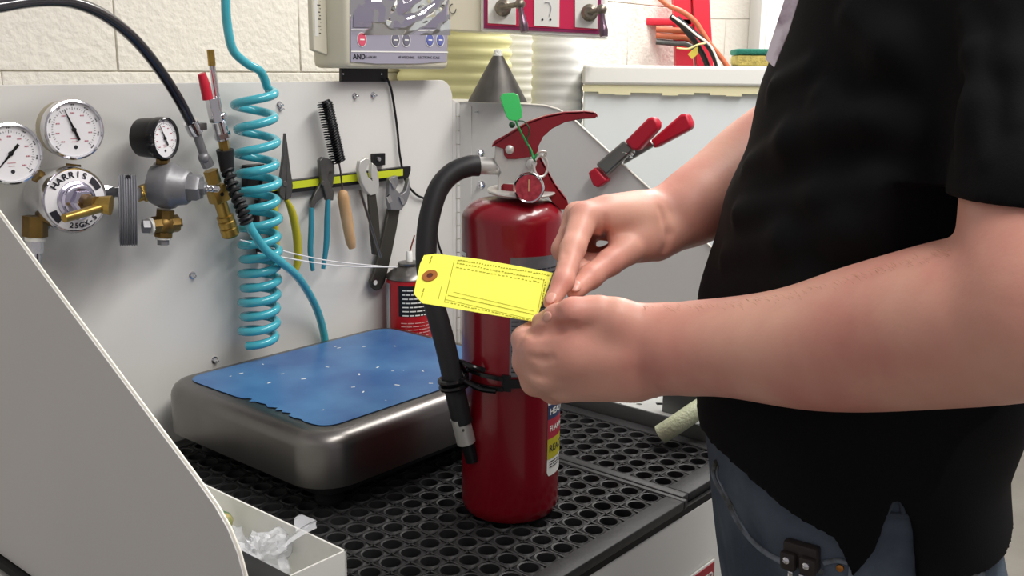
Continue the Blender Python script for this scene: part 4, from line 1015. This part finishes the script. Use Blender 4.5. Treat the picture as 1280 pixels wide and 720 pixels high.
B().prism([KC(x, y, -.006) for x, y in [(817, 186), (812, 176), (850, 143), (858, 142), (864, 156), (862, 162)]], -CPn * .022).build('handle_grip', redp_m, clp, bevel=.004)
spv = B(); sM = frame(KC(787, 187, .012), Vector((.5, .3, 1)).normalized())
for k in range(5): spv.tube([sM @ Vector((.009 * math.cos(a), .009 * math.sin(a), -.010 + .005 * k)) for a in [2 * math.pi * i / 18 for i in range(18)]], .0016, 6, closed=True)
spv.build('coil_spring', chrome_m, clp)
# steel bar, perforated plate, post, braided tube
sbx = thing('steel_angle_rail', 'grey steel angle bar along the right end of the mats with a white perforated plate', 'rail', W(1.39, .35, 0))
bbox(B(), 1.3085, 1.3125, .02, .70, -.011, .024, .0008).build('bar_face', mat('galvanised_grey', '777a79', .45, .5, var=.15, vscale=10), sbx)
b = B(); bm = b.bm; hol = []
pl_u0, pl_u1, pl_d0, pl_d1, pz = 1.3125, 1.458, .10, .69, .0215
ncu, ncd, cu_, cd_ = 3, 12, (pl_u1 - pl_u0) / 3, (pl_d1 - pl_d0) / 12
for i in range(ncu):
    for j in range(ncd):
        uc, dc = pl_u0 + cu_ * (i + .5), pl_d0 + cd_ * (j + .5); sq, hi_, lo_ = [], [], []
        for k in range(16):
            a = 2 * math.pi * (k + .5) / 16; c, s_ = math.cos(a), math.sin(a); qx = min((cu_ / 2) / max(abs(c), 1e-6), (cd_ / 2) / max(abs(s_), 1e-6))
            sq.append(bm.verts.new(W(uc + c * qx, dc + s_ * qx, pz))); hi_.append(bm.verts.new(W(uc + c * .005, dc + s_ * .005, pz))); lo_.append(bm.verts.new(W(uc + c * .005, dc + s_ * .005, pz - .012)))
        for k in range(16):
            q = (k + 1) % 16; bm.faces.new((sq[k], sq[q], hi_[q], hi_[k])); bm.faces.new((hi_[k], hi_[q], lo_[q], lo_[k]))
        bm.faces.new(lo_)
b.build('perforated_plate', mat('white_plate_paint', 'd8dad6', .4, var=.1, vscale=40), sbx)
bbox(B(), 1.330, 1.334, .517, .58, .0215, .13, .0008).build('post', mat('galvanised_grey', '777a79'), sbx)
bbox(B(), 1.334, 1.395, .576, .580, .0215, .13, .0008).build('post_flange', mat('galvanised_grey', '777a79'), sbx)
tub = [on_z(826, 543, .0175), on_z(846, 530, .036), on_z(874, 511, .056), on_z(905, 492, .07)]
tbo = thing('braided_tube', 'cut end of pale green braided tube lying on the mat by the steel bar', 'tube', tub[0])
B().tube(tub, .0150, 20, smooth=5, caps=False).build('outer_wall', braid_m, tbo)
B().tube([p + Vector((.0, 0, 0)) for p in tub], .0115, 20, smooth=5).build('bore', mat('tube_inside', 'b5bd93', .5), tbo)
# --- person follows ---
# ================================================================== PERSON
class Field:
    """signed distance grid built from smoothly joined tapered capsules"""
    def __init__(s, lo, hi, h):
        s.lo = np.array(lo, float); s.h = h; s.n = np.ceil((np.array(hi) - s.lo) / h).astype(int) + 1
        s.D = np.full(s.n, .08, np.float32)
        s.ax = [s.lo[i] + h * np.arange(s.n[i]) for i in range(3)]
    def region(s, a, b):
        i0 = np.maximum(0, np.floor((np.minimum(a, b) - s.lo) / s.h).astype(int)); i1 = np.minimum(s.n, np.ceil((np.maximum(a, b) - s.lo) / s.h).astype(int) + 1)
        sl = tuple(slice(i0[k], i1[k]) for k in range(3))
        X = s.ax[0][sl[0]][:, None, None]; Y = s.ax[1][sl[1]][None, :, None]; Zz = s.ax[2][sl[2]][None, None, :]
        return sl, X, Y, Zz
    def capd(s, a, b, r0, r1, X, Y, Zz):
        a = np.array(a, float); b = np.array(b, float); d = b - a; L = d @ d + 1e-12
        px, py, pz = X - a[0], Y - a[1], Zz - a[2]
        t = np.clip((px * d[0] + py * d[1] + pz * d[2]) / L, 0, 1)
        return np.sqrt((px - t * d[0]) ** 2 + (py - t * d[1]) ** 2 + (pz - t * d[2]) ** 2) - (r0 + (r1 - r0) * t)
    def put(s, sl, d, k, sub=False):
        A = s.D[sl]
        if sub:
            h = np.clip(.5 - .5 * (A + d) / k, 0, 1); s.D[sl] = A + (-d - A) * h + k * h * (1 - h)
        else:
            h = np.clip(.5 + .5 * (A - d) / k, 0, 1); s.D[sl] = A + (d - A) * h - k * h * (1 - h)
    def cap(s, a, b, r0, r1=None, k=.008, sub=False):
        r1 = r0 if r1 is None else r1; R = max(r0, r1) + 3 * k + .012; a, b = np.array(a, float), np.array(b, float)
        sl, X, Y, Zz = s.region(np.minimum(a, b) - R, np.maximum(a, b) + R)
        s.put(sl, s.capd(a, b, r0, r1, X, Y, Zz).astype(np.float32), k, sub)
    def chain(s, pts, rs, k=.006, kin=.010):
        """one limb: its own pieces join with kin, the whole joins the body with k"""
        pts = [np.array(p, float) for p in pts]; R = max(rs) + 3 * k + .012
        sl, X, Y, Zz = s.region(np.min(pts, 0) - R, np.max(pts, 0) + R); acc = None
        for i in range(len(pts) - 1):
            d = s.capd(pts[i], pts[i + 1], rs[i], rs[i + 1], X, Y, Zz)
            if acc is None: acc = d
            else:
                h = np.clip(.5 + .5 * (acc - d) / kin, 0, 1); acc = acc + (d - acc) * h - kin * h * (1 - h)
        s.put(sl, acc.astype(np.float32), k)
    def ell(s, c, M, rad, k=.01, sub=False):
        c = np.array(c, float); rad = np.array(rad, float); R = rad.max() + 3 * k + .012; M = np.array(M)   # rows: axes
        sl, X, Y, Zz = s.region(c - R, c + R); x, y, z = X - c[0], Y - c[1], Zz - c[2]
        q = [(x * M[i][0] + y * M[i][1] + z * M[i][2]) / rad[i] for i in range(3)]
        l = np.sqrt(q[0] ** 2 + q[1] ** 2 + q[2] ** 2); s.put(sl, ((l - 1) * rad.min()).astype(np.float32), k, sub)
    def mesh(s):
        D_ = s.D; I = D_ < 0; nx, ny, nz = s.n
        cnt = np.zeros((nx - 1, ny - 1, nz - 1), np.uint8)
        for dx in (0, 1):
            for dy in (0, 1):
                for dz in (0, 1): cnt += I[dx:nx - 1 + dx, dy:ny - 1 + dy, dz:nz - 1 + dz]
        cell = np.argwhere((cnt > 0) & (cnt < 8)); idx = np.full(cnt.shape, -1, np.int32); idx[tuple(cell.T)] = np.arange(len(cell))
        acc = np.zeros((len(cell), 3)); w = np.zeros(len(cell))
        offs = [(a, b, c) for a in (0, 1) for b in (0, 1) for c in (0, 1)]
        val = {o: D_[cell[:, 0] + o[0], cell[:, 1] + o[1], cell[:, 2] + o[2]].astype(float) for o in offs}
        for o in offs:
            for ax in range(3):
                if o[ax] == 0:
                    q = list(o); q[ax] = 1; q = tuple(q); v0, v1 = val[o], val[q]; mk = (v0 < 0) != (v1 < 0)
                    t = np.where(mk, v0 / np.where(mk, v0 - v1, 1), 0); p = np.array(o, float)[None, :].repeat(len(cell), 0); p[:, ax] += t
                    acc += p * mk[:, None]; w += mk
        P = (cell + acc / w[:, None]) * s.h + s.lo
        faces = []
        for ax in range(3):
            b_, c_ = (ax + 1) % 3, (ax + 2) % 3
            sl0 = [slice(None)] * 3; sl1 = [slice(None)] * 3; sl0[ax] = slice(0, -1); sl1[ax] = slice(1, None)
            A = I[tuple(sl0)]; Bb = I[tuple(sl1)]; e = np.argwhere(A != Bb); e = e[(e[:, b_] > 0) & (e[:, c_] > 0) & (e[:, b_] < s.n[b_] - 1) & (e[:, c_] < s.n[c_] - 1)]
            fl_ = A[tuple(e.T)]; db = np.zeros(3, int); db[b_] = 1; dc = np.zeros(3, int); dc[c_] = 1
            q = [idx[tuple((e - db - dc).T)], idx[tuple((e - dc).T)], idx[tuple(e.T)], idx[tuple((e - db).T)]]
            q = np.stack(q, 1); q[~fl_] = q[~fl_][:, ::-1]; faces.append(q)
        return P, np.concatenate(faces)
    def sample(s, p):
        g = (np.array(p) - s.lo) / s.h; i = np.floor(g).astype(int)
        if (i < 0).any() or (i >= s.n - 1).any(): return .08
        f = g - i; c = s.D[i[0]:i[0] + 2, i[1]:i[1] + 2, i[2]:i[2] + 2].astype(float)
        c = c[0] * (1 - f[0]) + c[1] * f[0]; c = c[0] * (1 - f[1]) + c[1] * f[1]; return float(c[0] * (1 - f[2]) + c[1] * f[2])
    def hit(s, x, y, t0=.45, t1=1.4):
        t = t0
        while t < t1:
            p = D(x, y, t); d = s.sample(p)
            if d < .0004: 
                e = .003; g = Vector([s.sample(p + Vector(v) * e) - s.sample(p - Vector(v) * e) for v in ((1, 0, 0), (0, 1, 0), (0, 0, 1))])
                return p, g.normalized() if g.length else Vector((0, -1, 0))
            t += max(.0008, d * .6)
        return None, None
def field_obj(fd, name, m, parent):
    P, Fc = fd.mesh(); c = P.mean(0); me = bpy.data.meshes.new(name)
    me.vertices.add(len(P)); me.vertices.foreach_set('co', (P - c).astype(np.float32).ravel())
    me.loops.add(len(Fc) * 4); me.loops.foreach_set('vertex_index', Fc.astype(np.int32).ravel())
    me.polygons.add(len(Fc)); me.polygons.foreach_set('loop_start', np.arange(0, len(Fc) * 4, 4, dtype=np.int32))
    me.update(calc_edges=True); me.validate()
    return link(name, me, m, parent, Vector(c), 0, 0)

C0 = np.array([.42, .91]); pa = math.radians(-80); PF = np.array([math.sin(pa), math.cos(pa)]); PL = np.array([-PF[1], PF[0]])
def PB(f, l, z): q = C0 + PF * f + PL * l; return Vector((q[0], q[1], z))
man = thing('person', 'man in a black short-sleeved shirt and blue jeans pointing at the yellow tag he holds', 'person', (C0[0], C0[1], -.8))
zz_ = [-.2, .0, .12, .2, .25, .30, .345, .385, .44, .49, .56, .625, .667, .70, .74, .78]
cf_ = [.056, .067, .083, .092, .092, .084, .0806, .0745, .0668, .055, .045, .035, .030, .025, .010, .0]
aa_ = [.13, .137, .141, .145, .150, .155, .157, .159, .156, .151, .144, .139, .137, .13, .10, .055]
bb_ = [.185, .191, .193, .195, .196, .198, .199, .2, .2, .2, .2, .201, .203, .200, .165, .07]

# ---- bare body: head, neck, shoulders, both arms and hands in one surface
bd = Field((-.02, .56, .22), (.80, 1.38, 1.06), .0025)
bd.D = bd.D
shL, shR = PB(.0, .185, .68), PB(.0, -.185, .68)
neck0, neck1 = PB(.01, 0, .70), PB(.03, 0, .82)
bd.cap(PB(.03, 0, .50), PB(.01, 0, .68), .115, .10, .03)
bd.cap(shL, shR, .062, .062, .04); bd.cap(neck0, neck1, .062, .056, .03)
hc = PB(.055, 0, .905); hx_, hy_ = Vector((*PF, 0)), Vector((*PL, 0)); ax3 = [list(hx_), list(hy_), [0, 0, 1]]
bd.ell(hc + Vector((0, 0, .018)), ax3, (.098, .078, .098), .02); bd.ell(hc + hx_ * .035 - Z * .055, ax3, (.058, .055, .062), .03)
bd.cap(hc + hx_ * .092 + Z * .010, hc + hx_ * .112 - Z * .028, .009, .014, .012)       # nose
bd.cap(hc + hx_ * .083 + hy_ * .014 - Z * .057, hc + hx_ * .083 - hy_ * .014 - Z * .057, .008, .008, .006)
bd.cap(hc + hx_ * .085 + hy_ * .032 + Z * .022, hc + hx_ * .085 - hy_ * .032 + Z * .022, .010, .010, .010)
for sgn in (1, -1):
    bd.ell(hc + hx_ * .086 + hy_ * (.031 * sgn) + Z * .002, ax3, (.014, .016, .011), .008, True)
    bd.ell(hc + hy_ * (.080 * sgn) - hx_ * .008 - Z * .010, ax3, (.020, .009, .033), .006)
# left (near) arm
def A(x, y, t, rpx): return D(x, y, t), rpx * t / F_PX
def limb(spec, k=.012, kin=.03):
    pr2 = [A(*q) for q in spec]; ps = spline([p for p, r in pr2], 5); rs = [v.x for v in spline([Vector((r, 0, 0)) for p, r in pr2], 5)]; bd.chain(ps, rs, k, .012)
limb([(1320, 120, .69, 100), (1318, 250, .655, 100), (1312, 345, .635, 101), (1300, 395, .635, 96)], .02, .03)
limb([(1312, 390, .635, 98), (1205, 402, .685, 97), (1090, 421, .745, 85), (1000, 434, .79, 69), (900, 434, .845, 54), (838, 437, .878, 50)], .008, .02)
bd.chain([shL, D(1318, 120, .69)], [.058, .056], .02)
# left hand: metacarpals, thumb mass, fingers
wL0, wL1 = D(832, 420, .885), D(832, 460, .890)
mcL = [D(694, 409, .888), D(676, 436, .892), D(682, 466, .900), D(706, 482, .912)]
for i, (mp_, rr_) in enumerate(zip(mcL, (.0150, .0160, .0155, .0140))):
    bd.chain([(wL0 * (3 - i) + wL1 * i) / 3, mp_], [.020, rr_], .016)
bd.cap(D(775, 440, .888), D(720, 440, .888), .027, .024, .018)
bd.cap(D(790, 470, .895), D(735, 472, .902), .022, .017, .016)
bd.chain([D(820, 412, .875), D(770, 398, .872), D(738, 390, .878)], [.020, .0165, .0150], .014)
fing = [([mcL[0], D(664, 432, .908), D(656, 424, .925), D(668, 409, .935)], [.0140, .0122, .0108, .0082], .005),
        ([mcL[1], D(660, 452, .918), D(668, 450, .952), D(690, 436, .955)], [.0145, .0128, .0105, .0088], .009),
        ([mcL[2], D(670, 476, .925), D(682, 472, .962), D(705, 455, .960)], [.0140, .0126, .0100, .0086], .009),
        ([mcL[3], D(693, 487, .935), D(706, 480, .970), D(728, 465, .965)], [.0130, .0118, .0090, .0078], .009)]
for p, r, k_ in fing: bd.chain(p, r, k_, .010)
bd.chain([D(748, 390, .872), D(716, 390, .870), D(695, 395, .882), D(675, 402, .900)], [.0150, .0122, .0098, .0078], .0022, .006)
# right (far) arm
limb([(1110, 60, 1.20, 60), (1075, 110, 1.16, 56), (960, 190, 1.12, 52), (905, 233, 1.09, 47), (852, 268, 1.06, 42)], .012, .03)
bd.chain([shR, D(1105, 60, 1.20)], [.058, .056], .02)
wR0, wR1 = D(843, 256, 1.06), D(843, 286, 1.052)
mcR = [D(730, 272, .995), D(722, 270, 1.020), D(728, 276, 1.045), D(738, 284, 1.065)]
for i, (mp_, rr_) in enumerate(zip(mcR, (.0160, .0150, .0140, .0130))):
    bd.chain([(wR0 * (3 - i) + wR1 * i) / 3, mp_], [.020, rr_], .012)
bd.cap(D(800, 276, 1.03), D(762, 272, 1.015), .024, .018, .016); bd.cap(D(820, 300, 1.04), D(795, 300, 1.03), .022, .017, .014)
bd.chain([D(835, 290, 1.045), D(800, 303, 1.025), D(778, 313, 1.010)], [.019, .0180, .0150], .012)
fing = [([mcR[0], D(716, 310, .965), D(704, 352, .935), D(689, 378, .922)], [.0148, .0120, .0096, .0076]),
        ([mcR[1], D(704, 312, 1.010), D(722, 336, 1.000), D(745, 338, 1.000)], [.0135, .0112, .0098, .0084]),
        ([mcR[2], D(712, 318, 1.040), D(738, 330, 1.030), D(760, 322, 1.030)], [.0130, .0108, .0095, .0080]),
        ([mcR[3], D(728, 318, 1.062), D(752, 320, 1.055), D(770, 308, 1.050)], [.0118, .0095, .0085, .0072])]
for p, r in fing: bd.chain(p, r, .0030, .006)
bd.chain([D(785, 312, 1.010), D(762, 328, .995), D(738, 346, .975), D(719, 364, .955)], [.0160, .0128, .0115, .0088], .004, .006)
def crease(pts, r0, k=.003, d_in=0.0):
    q = []
    for x, y in pts:
        h_, n = bd.hit(x, y)
        if h_ is not None: q.append(h_ + n * (r0 * .35 - d_in))
    for i in range(len(q) - 1):
        e0 = .5 if i == 0 else 1; e1 = .5 if i == len(q) - 2 else 1
        bd.cap(q[i], q[i + 1], r0 * e0, r0 * e1, k, True)
crease([(716, 404), (700, 410), (684, 414), (670, 416), (656, 414)], .0044, .004, .0012)
crease([(662, 446), (678, 450), (690, 448)], .0016, .006)
crease([(664, 468), (680, 472)], .0014, .006)
crease([(693, 387), (700, 392)], .0012, .003)
crease([(757, 272), (757, 287), (753, 300), (745, 308)], .0030, .004)
crease([(707, 262), (703, 280), (701, 300)], .0022, .004)
for yy in (316, 320, 324): crease([(697, yy + 2), (706, yy), (714, yy + 1)], .0007, .002)
crease([(686, 357), (700, 356)], .0007, .002); crease([(735, 338), (742, 345)], .0008, .002)
crease([(826, 262), (836, 292), (832, 312)], .0014, .008)
body = field_obj(bd, 'body', skin_m, man)
# nails
def nail(x, y, dirx, diry, w, l):
    p, n = bd.hit(x, y)
    if p is None: print('nail missed', x, y); return
    q, _ = bd.hit(x + dirx * 4, y + diry * 4); t_ = ((q if q else p + CR) - p); t_ = (t_ - n * t_.dot(n)).normalized(); M = frame(p - n * .0008, n, t_)
    b = B(); b.ball(Vector(), 1, M=M @ Matrix.Diagonal((w, l, .0016, 1)), seg=14); b.build('fingernail', nail_m, man, sharp=0)
nail(683, 396, -1, .5, .0046, .0058); nail(689, 372, -.6, 1, .0050, .0062); nail(720, 357, -.8, .7, .0056, .0068)
# fine hair along the top of the near forearm
hr = B()
for k in range(170):
    x = rnd.uniform(800, 1190); y = np.interp(x, [800, 900, 1000, 1100, 1190], [386, 384, 368, 340, 312]) + abs(rnd.gauss(0, 5)) - 3
    p, n = bd.hit(x, y)
    if p is None: continue
    d_ = (n * .6 + CR * rnd.uniform(-.9, -.2) + Z * rnd.uniform(-.1, .5)).normalized(); L_ = rnd.uniform(.003, .0065)
    hr.tube([p, p + d_ * L_ * .5, p + (d_ + Z * -.2) * L_], [.00011, .00009, .00004], 3, caps=False)
o = hr.build('arm_hair', mat('arm_hair', 'c79a7e', .6), man, sharp=0); tag(o, kind='stuff')
# head details
for sgn in (1, -1):
    e = hc + hx_ * .079 + hy_ * (.031 * sgn) + Z * .002
    eo = B().ball(e, .0125, seg=16).build('eyeball', white_m, man); B().lathe(frame(e + hx_ * .0112, hx_), [(.0055, 0), (.004, .0012), (.001, .0014)], 14).build('iris', mat('brown_iris', '3c2a1e', .2), eo)
hf = Field((hc.x - .16, hc.y - .16, .80), (hc.x + .16, hc.y + .16, 1.06), .004)
hf.ell(hc + Vector((0, 0, .022)) - hx_ * .010, ax3, (.102, .085, .104), .01); hf.ell(hc + hx_ * .085 - Z * .045, ax3, (.085, .12, .085), .01, True)
field_obj(hf, 'hair', mat('short_brown_hair', '3a2b20', .8, bump=1, bscale=500, bdist=.003), man)

# ---- shirt
sh = Field((.02, .55, .10), (.80, 1.32, .80), .0036)
X = sh.ax[0][:, None, None]; Y = sh.ax[1][None, :, None]; Zg = sh.ax[2][None, None, :]
dx, dy = X - C0[0], Y - C0[1]; fco = dx * PF[0] + dy * PF[1]; lco = dx * PL[0] + dy * PL[1]
def torso(Zg, extra=0):
    cf = np.interp(Zg.ravel(), zz_, cf_).reshape(Zg.shape); a = np.interp(Zg.ravel(), zz_, aa_).reshape(Zg.shape) + extra; b = np.interp(Zg.ravel(), zz_, bb_).reshape(Zg.shape) + extra
    q = np.sqrt(((fco - cf) / a) ** 2 + (np.abs(lco) / b) ** 2); return (q - 1) * np.minimum(a, b) * .95
wr = .0030 * np.sin(fco * 26 + Zg * 34 + 1.5 * np.sin(lco * 20)) * np.clip((.62 - Zg) * 4, 0, 1) + .0016 * np.sin(fco * 60 - Zg * 47)
sh.D = np.minimum(.08, torso(Zg) + wr).astype(np.float32)
def fold(pts, depth_in, r0, k=.016):
    P_ = []
    for x, y in pts:
        p, n = sh.hit(x, y)
        if p is not None: P_.append(p - n * depth_in)
    if len(P_) > 1: sh.chain(P_, [r0 * .5] + [r0] * (len(P_) - 2) + [r0 * .5], k, .02)
fold([(1027, 121), (1093, 152), (1152, 171), (1193, 180)], .004, .012)
fold([(1010, 86), (966, 110), (930, 165), (918, 200)], .005, .011)
fold([(935, 205), (985, 178), (1035, 160), (1075, 150)], .006, .011)
fold([(922, 268), (1027, 250), (1100, 238), (1152, 236), (1195, 240)], .004, .012)
fold([(905, 320), (980, 300), (1060, 290), (1140, 262)], .006, .011)
fold([(1060, 20), (1110, 60), (1170, 100)], .006, .012)
# sleeves
cL, cL2 = D(1334, 60, .695), D(1332, 262, .650)
sh.chain([shL + Vector((0, 0, .0)), cL, cL2, cL2 - Z * .05], [.078, .072, .0655, .064], .028, .03)
for x0, y0, x1, y1 in ((1205, 20, 1240, 120), (1225, 120, 1205, 210), (1260, 10, 1270, 150), (1215, 60, 1230, 200)):
    fold([(x0, y0), ((x0 + x1) / 2, (y0 + y1) / 2), (x1, y1)], .004, .009, .010)
sh.chain([shR, D(1108, 60, 1.20), D(1095, 80, 1.18)], [.075, .07, .068], .028, .03)
# cut the near cuff, hollow it, cut the hem, leave a side vent
zc = D(1250, 262, .60).z
sl = (slice(None),) * 3
near = (Y < cL2.y + .085) & (X > cL2.x - .10) & (lco > .175)
sh.D = np.where(near & (Zg < zc + .08), np.maximum(sh.D, np.where(near, zc - Zg, -1)), sh.D).astype(np.float32)
sh.cap(D(1320, 150, .675), D(1316, 330, .64), .0595, .0595, .002, True)
ang = np.degrees(np.arctan2(lco, fco - .05)); hem = .222 + .003 * np.sin(ang * .09) + 0 * Zg
hp_ = []
for x, y in ((872, 524), (905, 571), (960, 620), (1040, 672), (1079, 684), (1086, 670), (1102, 640), (1116, 614), (1124, 614), (1136, 640), (1138, 700), (1141, 760), (1270, 760)):
    q, n = sh.hit(x, y)
    if q is None: print('hem missed', x, y); continue
    v2 = np.array([q.x, q.y]) - C0; hp_.append((math.degrees(math.atan2(v2 @ PL, v2 @ PF - .05)), q.z))
hp_.sort(); print('hem', [(round(a, 1), round(b, 3)) for a, b in hp_])
ha = [-180, -100, 0] + [a for a, b in hp_] + [180]; hz_ = [hp_[-1][1], hp_[-1][1], hp_[0][1]] + [b for a, b in hp_] + [hp_[-1][1]]
hem = np.interp((ang + 0 * Zg).ravel(), ha, hz_).reshape(sh.D.shape)
sh.D = np.maximum(sh.D, (hem - Zg) * .6).astype(np.float32)
shirt = field_obj(sh, 'shirt', shirt_m, man)
# cuff hem band and collar
cb2 = B(); cc_ = D(1322, 240, .652); 
zp = PB(.03, 0, .77); cb2.tube([zp + Vector((*(PF * (.064 * math.cos(a)) + PL * (.066 * math.sin(a))), .012 * -math.cos(a))) for a in [2 * math.pi * i / 28 for i in range(28)]], .014, 10, closed=True); cb2.build('collar', shirt_m, man)
# badge pinned near the chest front
bpts = [(987, -20), (1003, -14), (975, 80), (969, 85), (958, 74)]
bq_ = []
for x, y in [(985, -22), (1006, -14), (988, 40), (969, 84), (957, 74), (972, 28)]:
    p, n = sh.hit(max(x, 984 - (y) * .27 + 6) if False else x, y); bq_.append((p, n))
ok = [(p, n) for p, n in bq_ if p is not None]
bt_ = [D(x, y, .86 + 0.0) for x, y in [(990, -22), (1008, -14), (990, 40), (968, 84), (957, 74), (975, 28)]]
bn = Vector((-.55, -.80, .1)).normalized(); bref = PB(.035 + .139 * .86, .10, .60)
bt_ = [on_plane(x, y, bref, bn) for x, y in [(988, -22), (1004, -18), (986, 40), (968, 84), (957, 74), (972, 28)]]
tb2 = [sh.sample(p) for p in bt_]
#print('badge distances', [round(v, 3) for v in tb2])
bdg = B().prism(bt_, bn * .0012).build('name_badge', mat('badge_plastic', 'd6ccd4', .3, col2='8a7482', vscale=50), man)
# ---- jeans
je = Field((.05, .58, -.80), (.76, 1.26, .30), .0055)
X = je.ax[0][:, None, None]; Y = je.ax[1][None, :, None]; Zg = je.ax[2][None, None, :]
dx, dy = X - C0[0], Y - C0[1]; fco = dx * PF[0] + dy * PF[1]; lco = dx * PL[0] + dy * PL[1]
tj = torso(Zg, -.0095) + .0012 * np.sin(lco * 70 + Zg * 40)
je.D = np.minimum(.08, np.maximum(np.maximum(tj, Zg - .265), -.02 - Zg)).astype(np.float32)
for sgn in (1, -1):
    je.chain([PB(.055, .088 * sgn, .06), PB(.04, .098 * sgn, -.10), PB(.03, .10 * sgn, -.36), PB(.00, .105 * sgn, -.72)], [.105, .098, .076, .062], .03, .04)
jeans = field_obj(je, 'jeans', jean_m, man)
def jhit(x, y): return je.hit(x, y)
def on_jeans(pts, lift=0):
    o_ = []
    for x, y in pts:
        p, n = jhit(x, y)
        if p is not None: o_.append(p + n * lift)
    return o_
def seam(pts, r, name, m_):
    q = on_jeans(pts, r * .3)
    if len(q) > 1: B().tube(q, r, 8, smooth=4).build(name, m_, man)
    else: print('seam missed', name)
seam([(896, 577), (893, 590), (898, 605), (910, 625), (921, 648), (938, 672), (962, 693), (990, 704), (1010, 707), (1030, 715)], .0026, 'pocket_seam', stitch_m)
seam([(898, 582), (897, 594), (904, 610), (916, 632), (927, 654), (944, 678), (968, 699), (996, 711)], .0012, 'pocket_stitch', stitch_m)
seam([(1075, 682), (1068, 695), (1064, 712), (1062, 735)], .0022, 'side_seam', stitch_m)
seam([(1030, 703), (1046, 700), (1060, 703)], .0022, 'pocket_edge', stitch_m)
seam([(1108, 640), (1113, 630), (1117, 621)], .0026, 'belt_loop', mat('dark_denim', '39424c', .9)); seam([(1124, 621), (1127, 630), (1129, 640)], .0024, 'belt_loop', mat('dark_denim', '39424c', .9))
seam([(1105, 642), (1120, 644), (1134, 643)], .0028, 'waistband_stitch', mat('dark_denim', '39424c'))
seam([(1160, 715), (1180, 711), (1205, 713), (1225, 718)], .0035, 'back_pocket_seam', stitch_m)
pr3, nr3 = jhit(1050, 710)
if pr3 is not None: B().lathe(frame(pr3, nr3), [(.0035, -.001), (.003, .0012), (.001, .0018)], 14).build('pocket_rivet', mat('copper_rivet', 'b87a3c', .3, .9), man)
# leather tool clip over the pocket
tl = thing('belt_tool_clip', 'brown leather tool clip with chrome snaps on the jeans pocket', 'tool clip', Vector((0, 0, 0)))
pc_, nc_ = jhit(1005, 700); tl.location = pc_; WLOC[tl.name] = pc_.copy()
up_ = (CU * .98 + CR * .12); Mt = frame(pc_ + nc_ * .008, nc_, up_); kk = mpp(pc_)
B().box(Mt @ Matrix.Translation((0, .006, -.004)), 46 * kk, 34 * kk, .010, .003).build('pouch_back', leather_m, tl)
for cx in (-13, 13):
    st_ = B().box(Mt @ Matrix.Translation((cx * kk, 2 * kk, .003)), 21 * kk, 24 * kk, .006, .0025).build('strap', leather_m, tl)
    B().lathe(Mt @ Matrix.Translation((cx * kk, 5 * kk, .0065)), [(5 * kk, -.001), (4.5 * kk, .0012), (2 * kk, .0026), (.0002, .0028)], 20).build('snap', chrome_m, st_)
    B().box(Mt @ Matrix.Translation((cx * .55 * kk, -12 * kk, .006)), 7 * kk, 9 * kk, .004, .001).build('steel_clip', chrome_m, tl)
# shoes
for sgn in (1, -1):
    s_ = B(); c = PB(.06, .105 * sgn, -.765)
    s_.ball(Vector(), 1, M=frame(c, Z, Vector((*PF, 0))) @ Matrix.Diagonal((.048, .145, .052, 1)), seg=24)
    for v in s_.bm.verts: v.co.z = max(v.co.z, -.797)
    s_.build('shoe', leather_m, man)
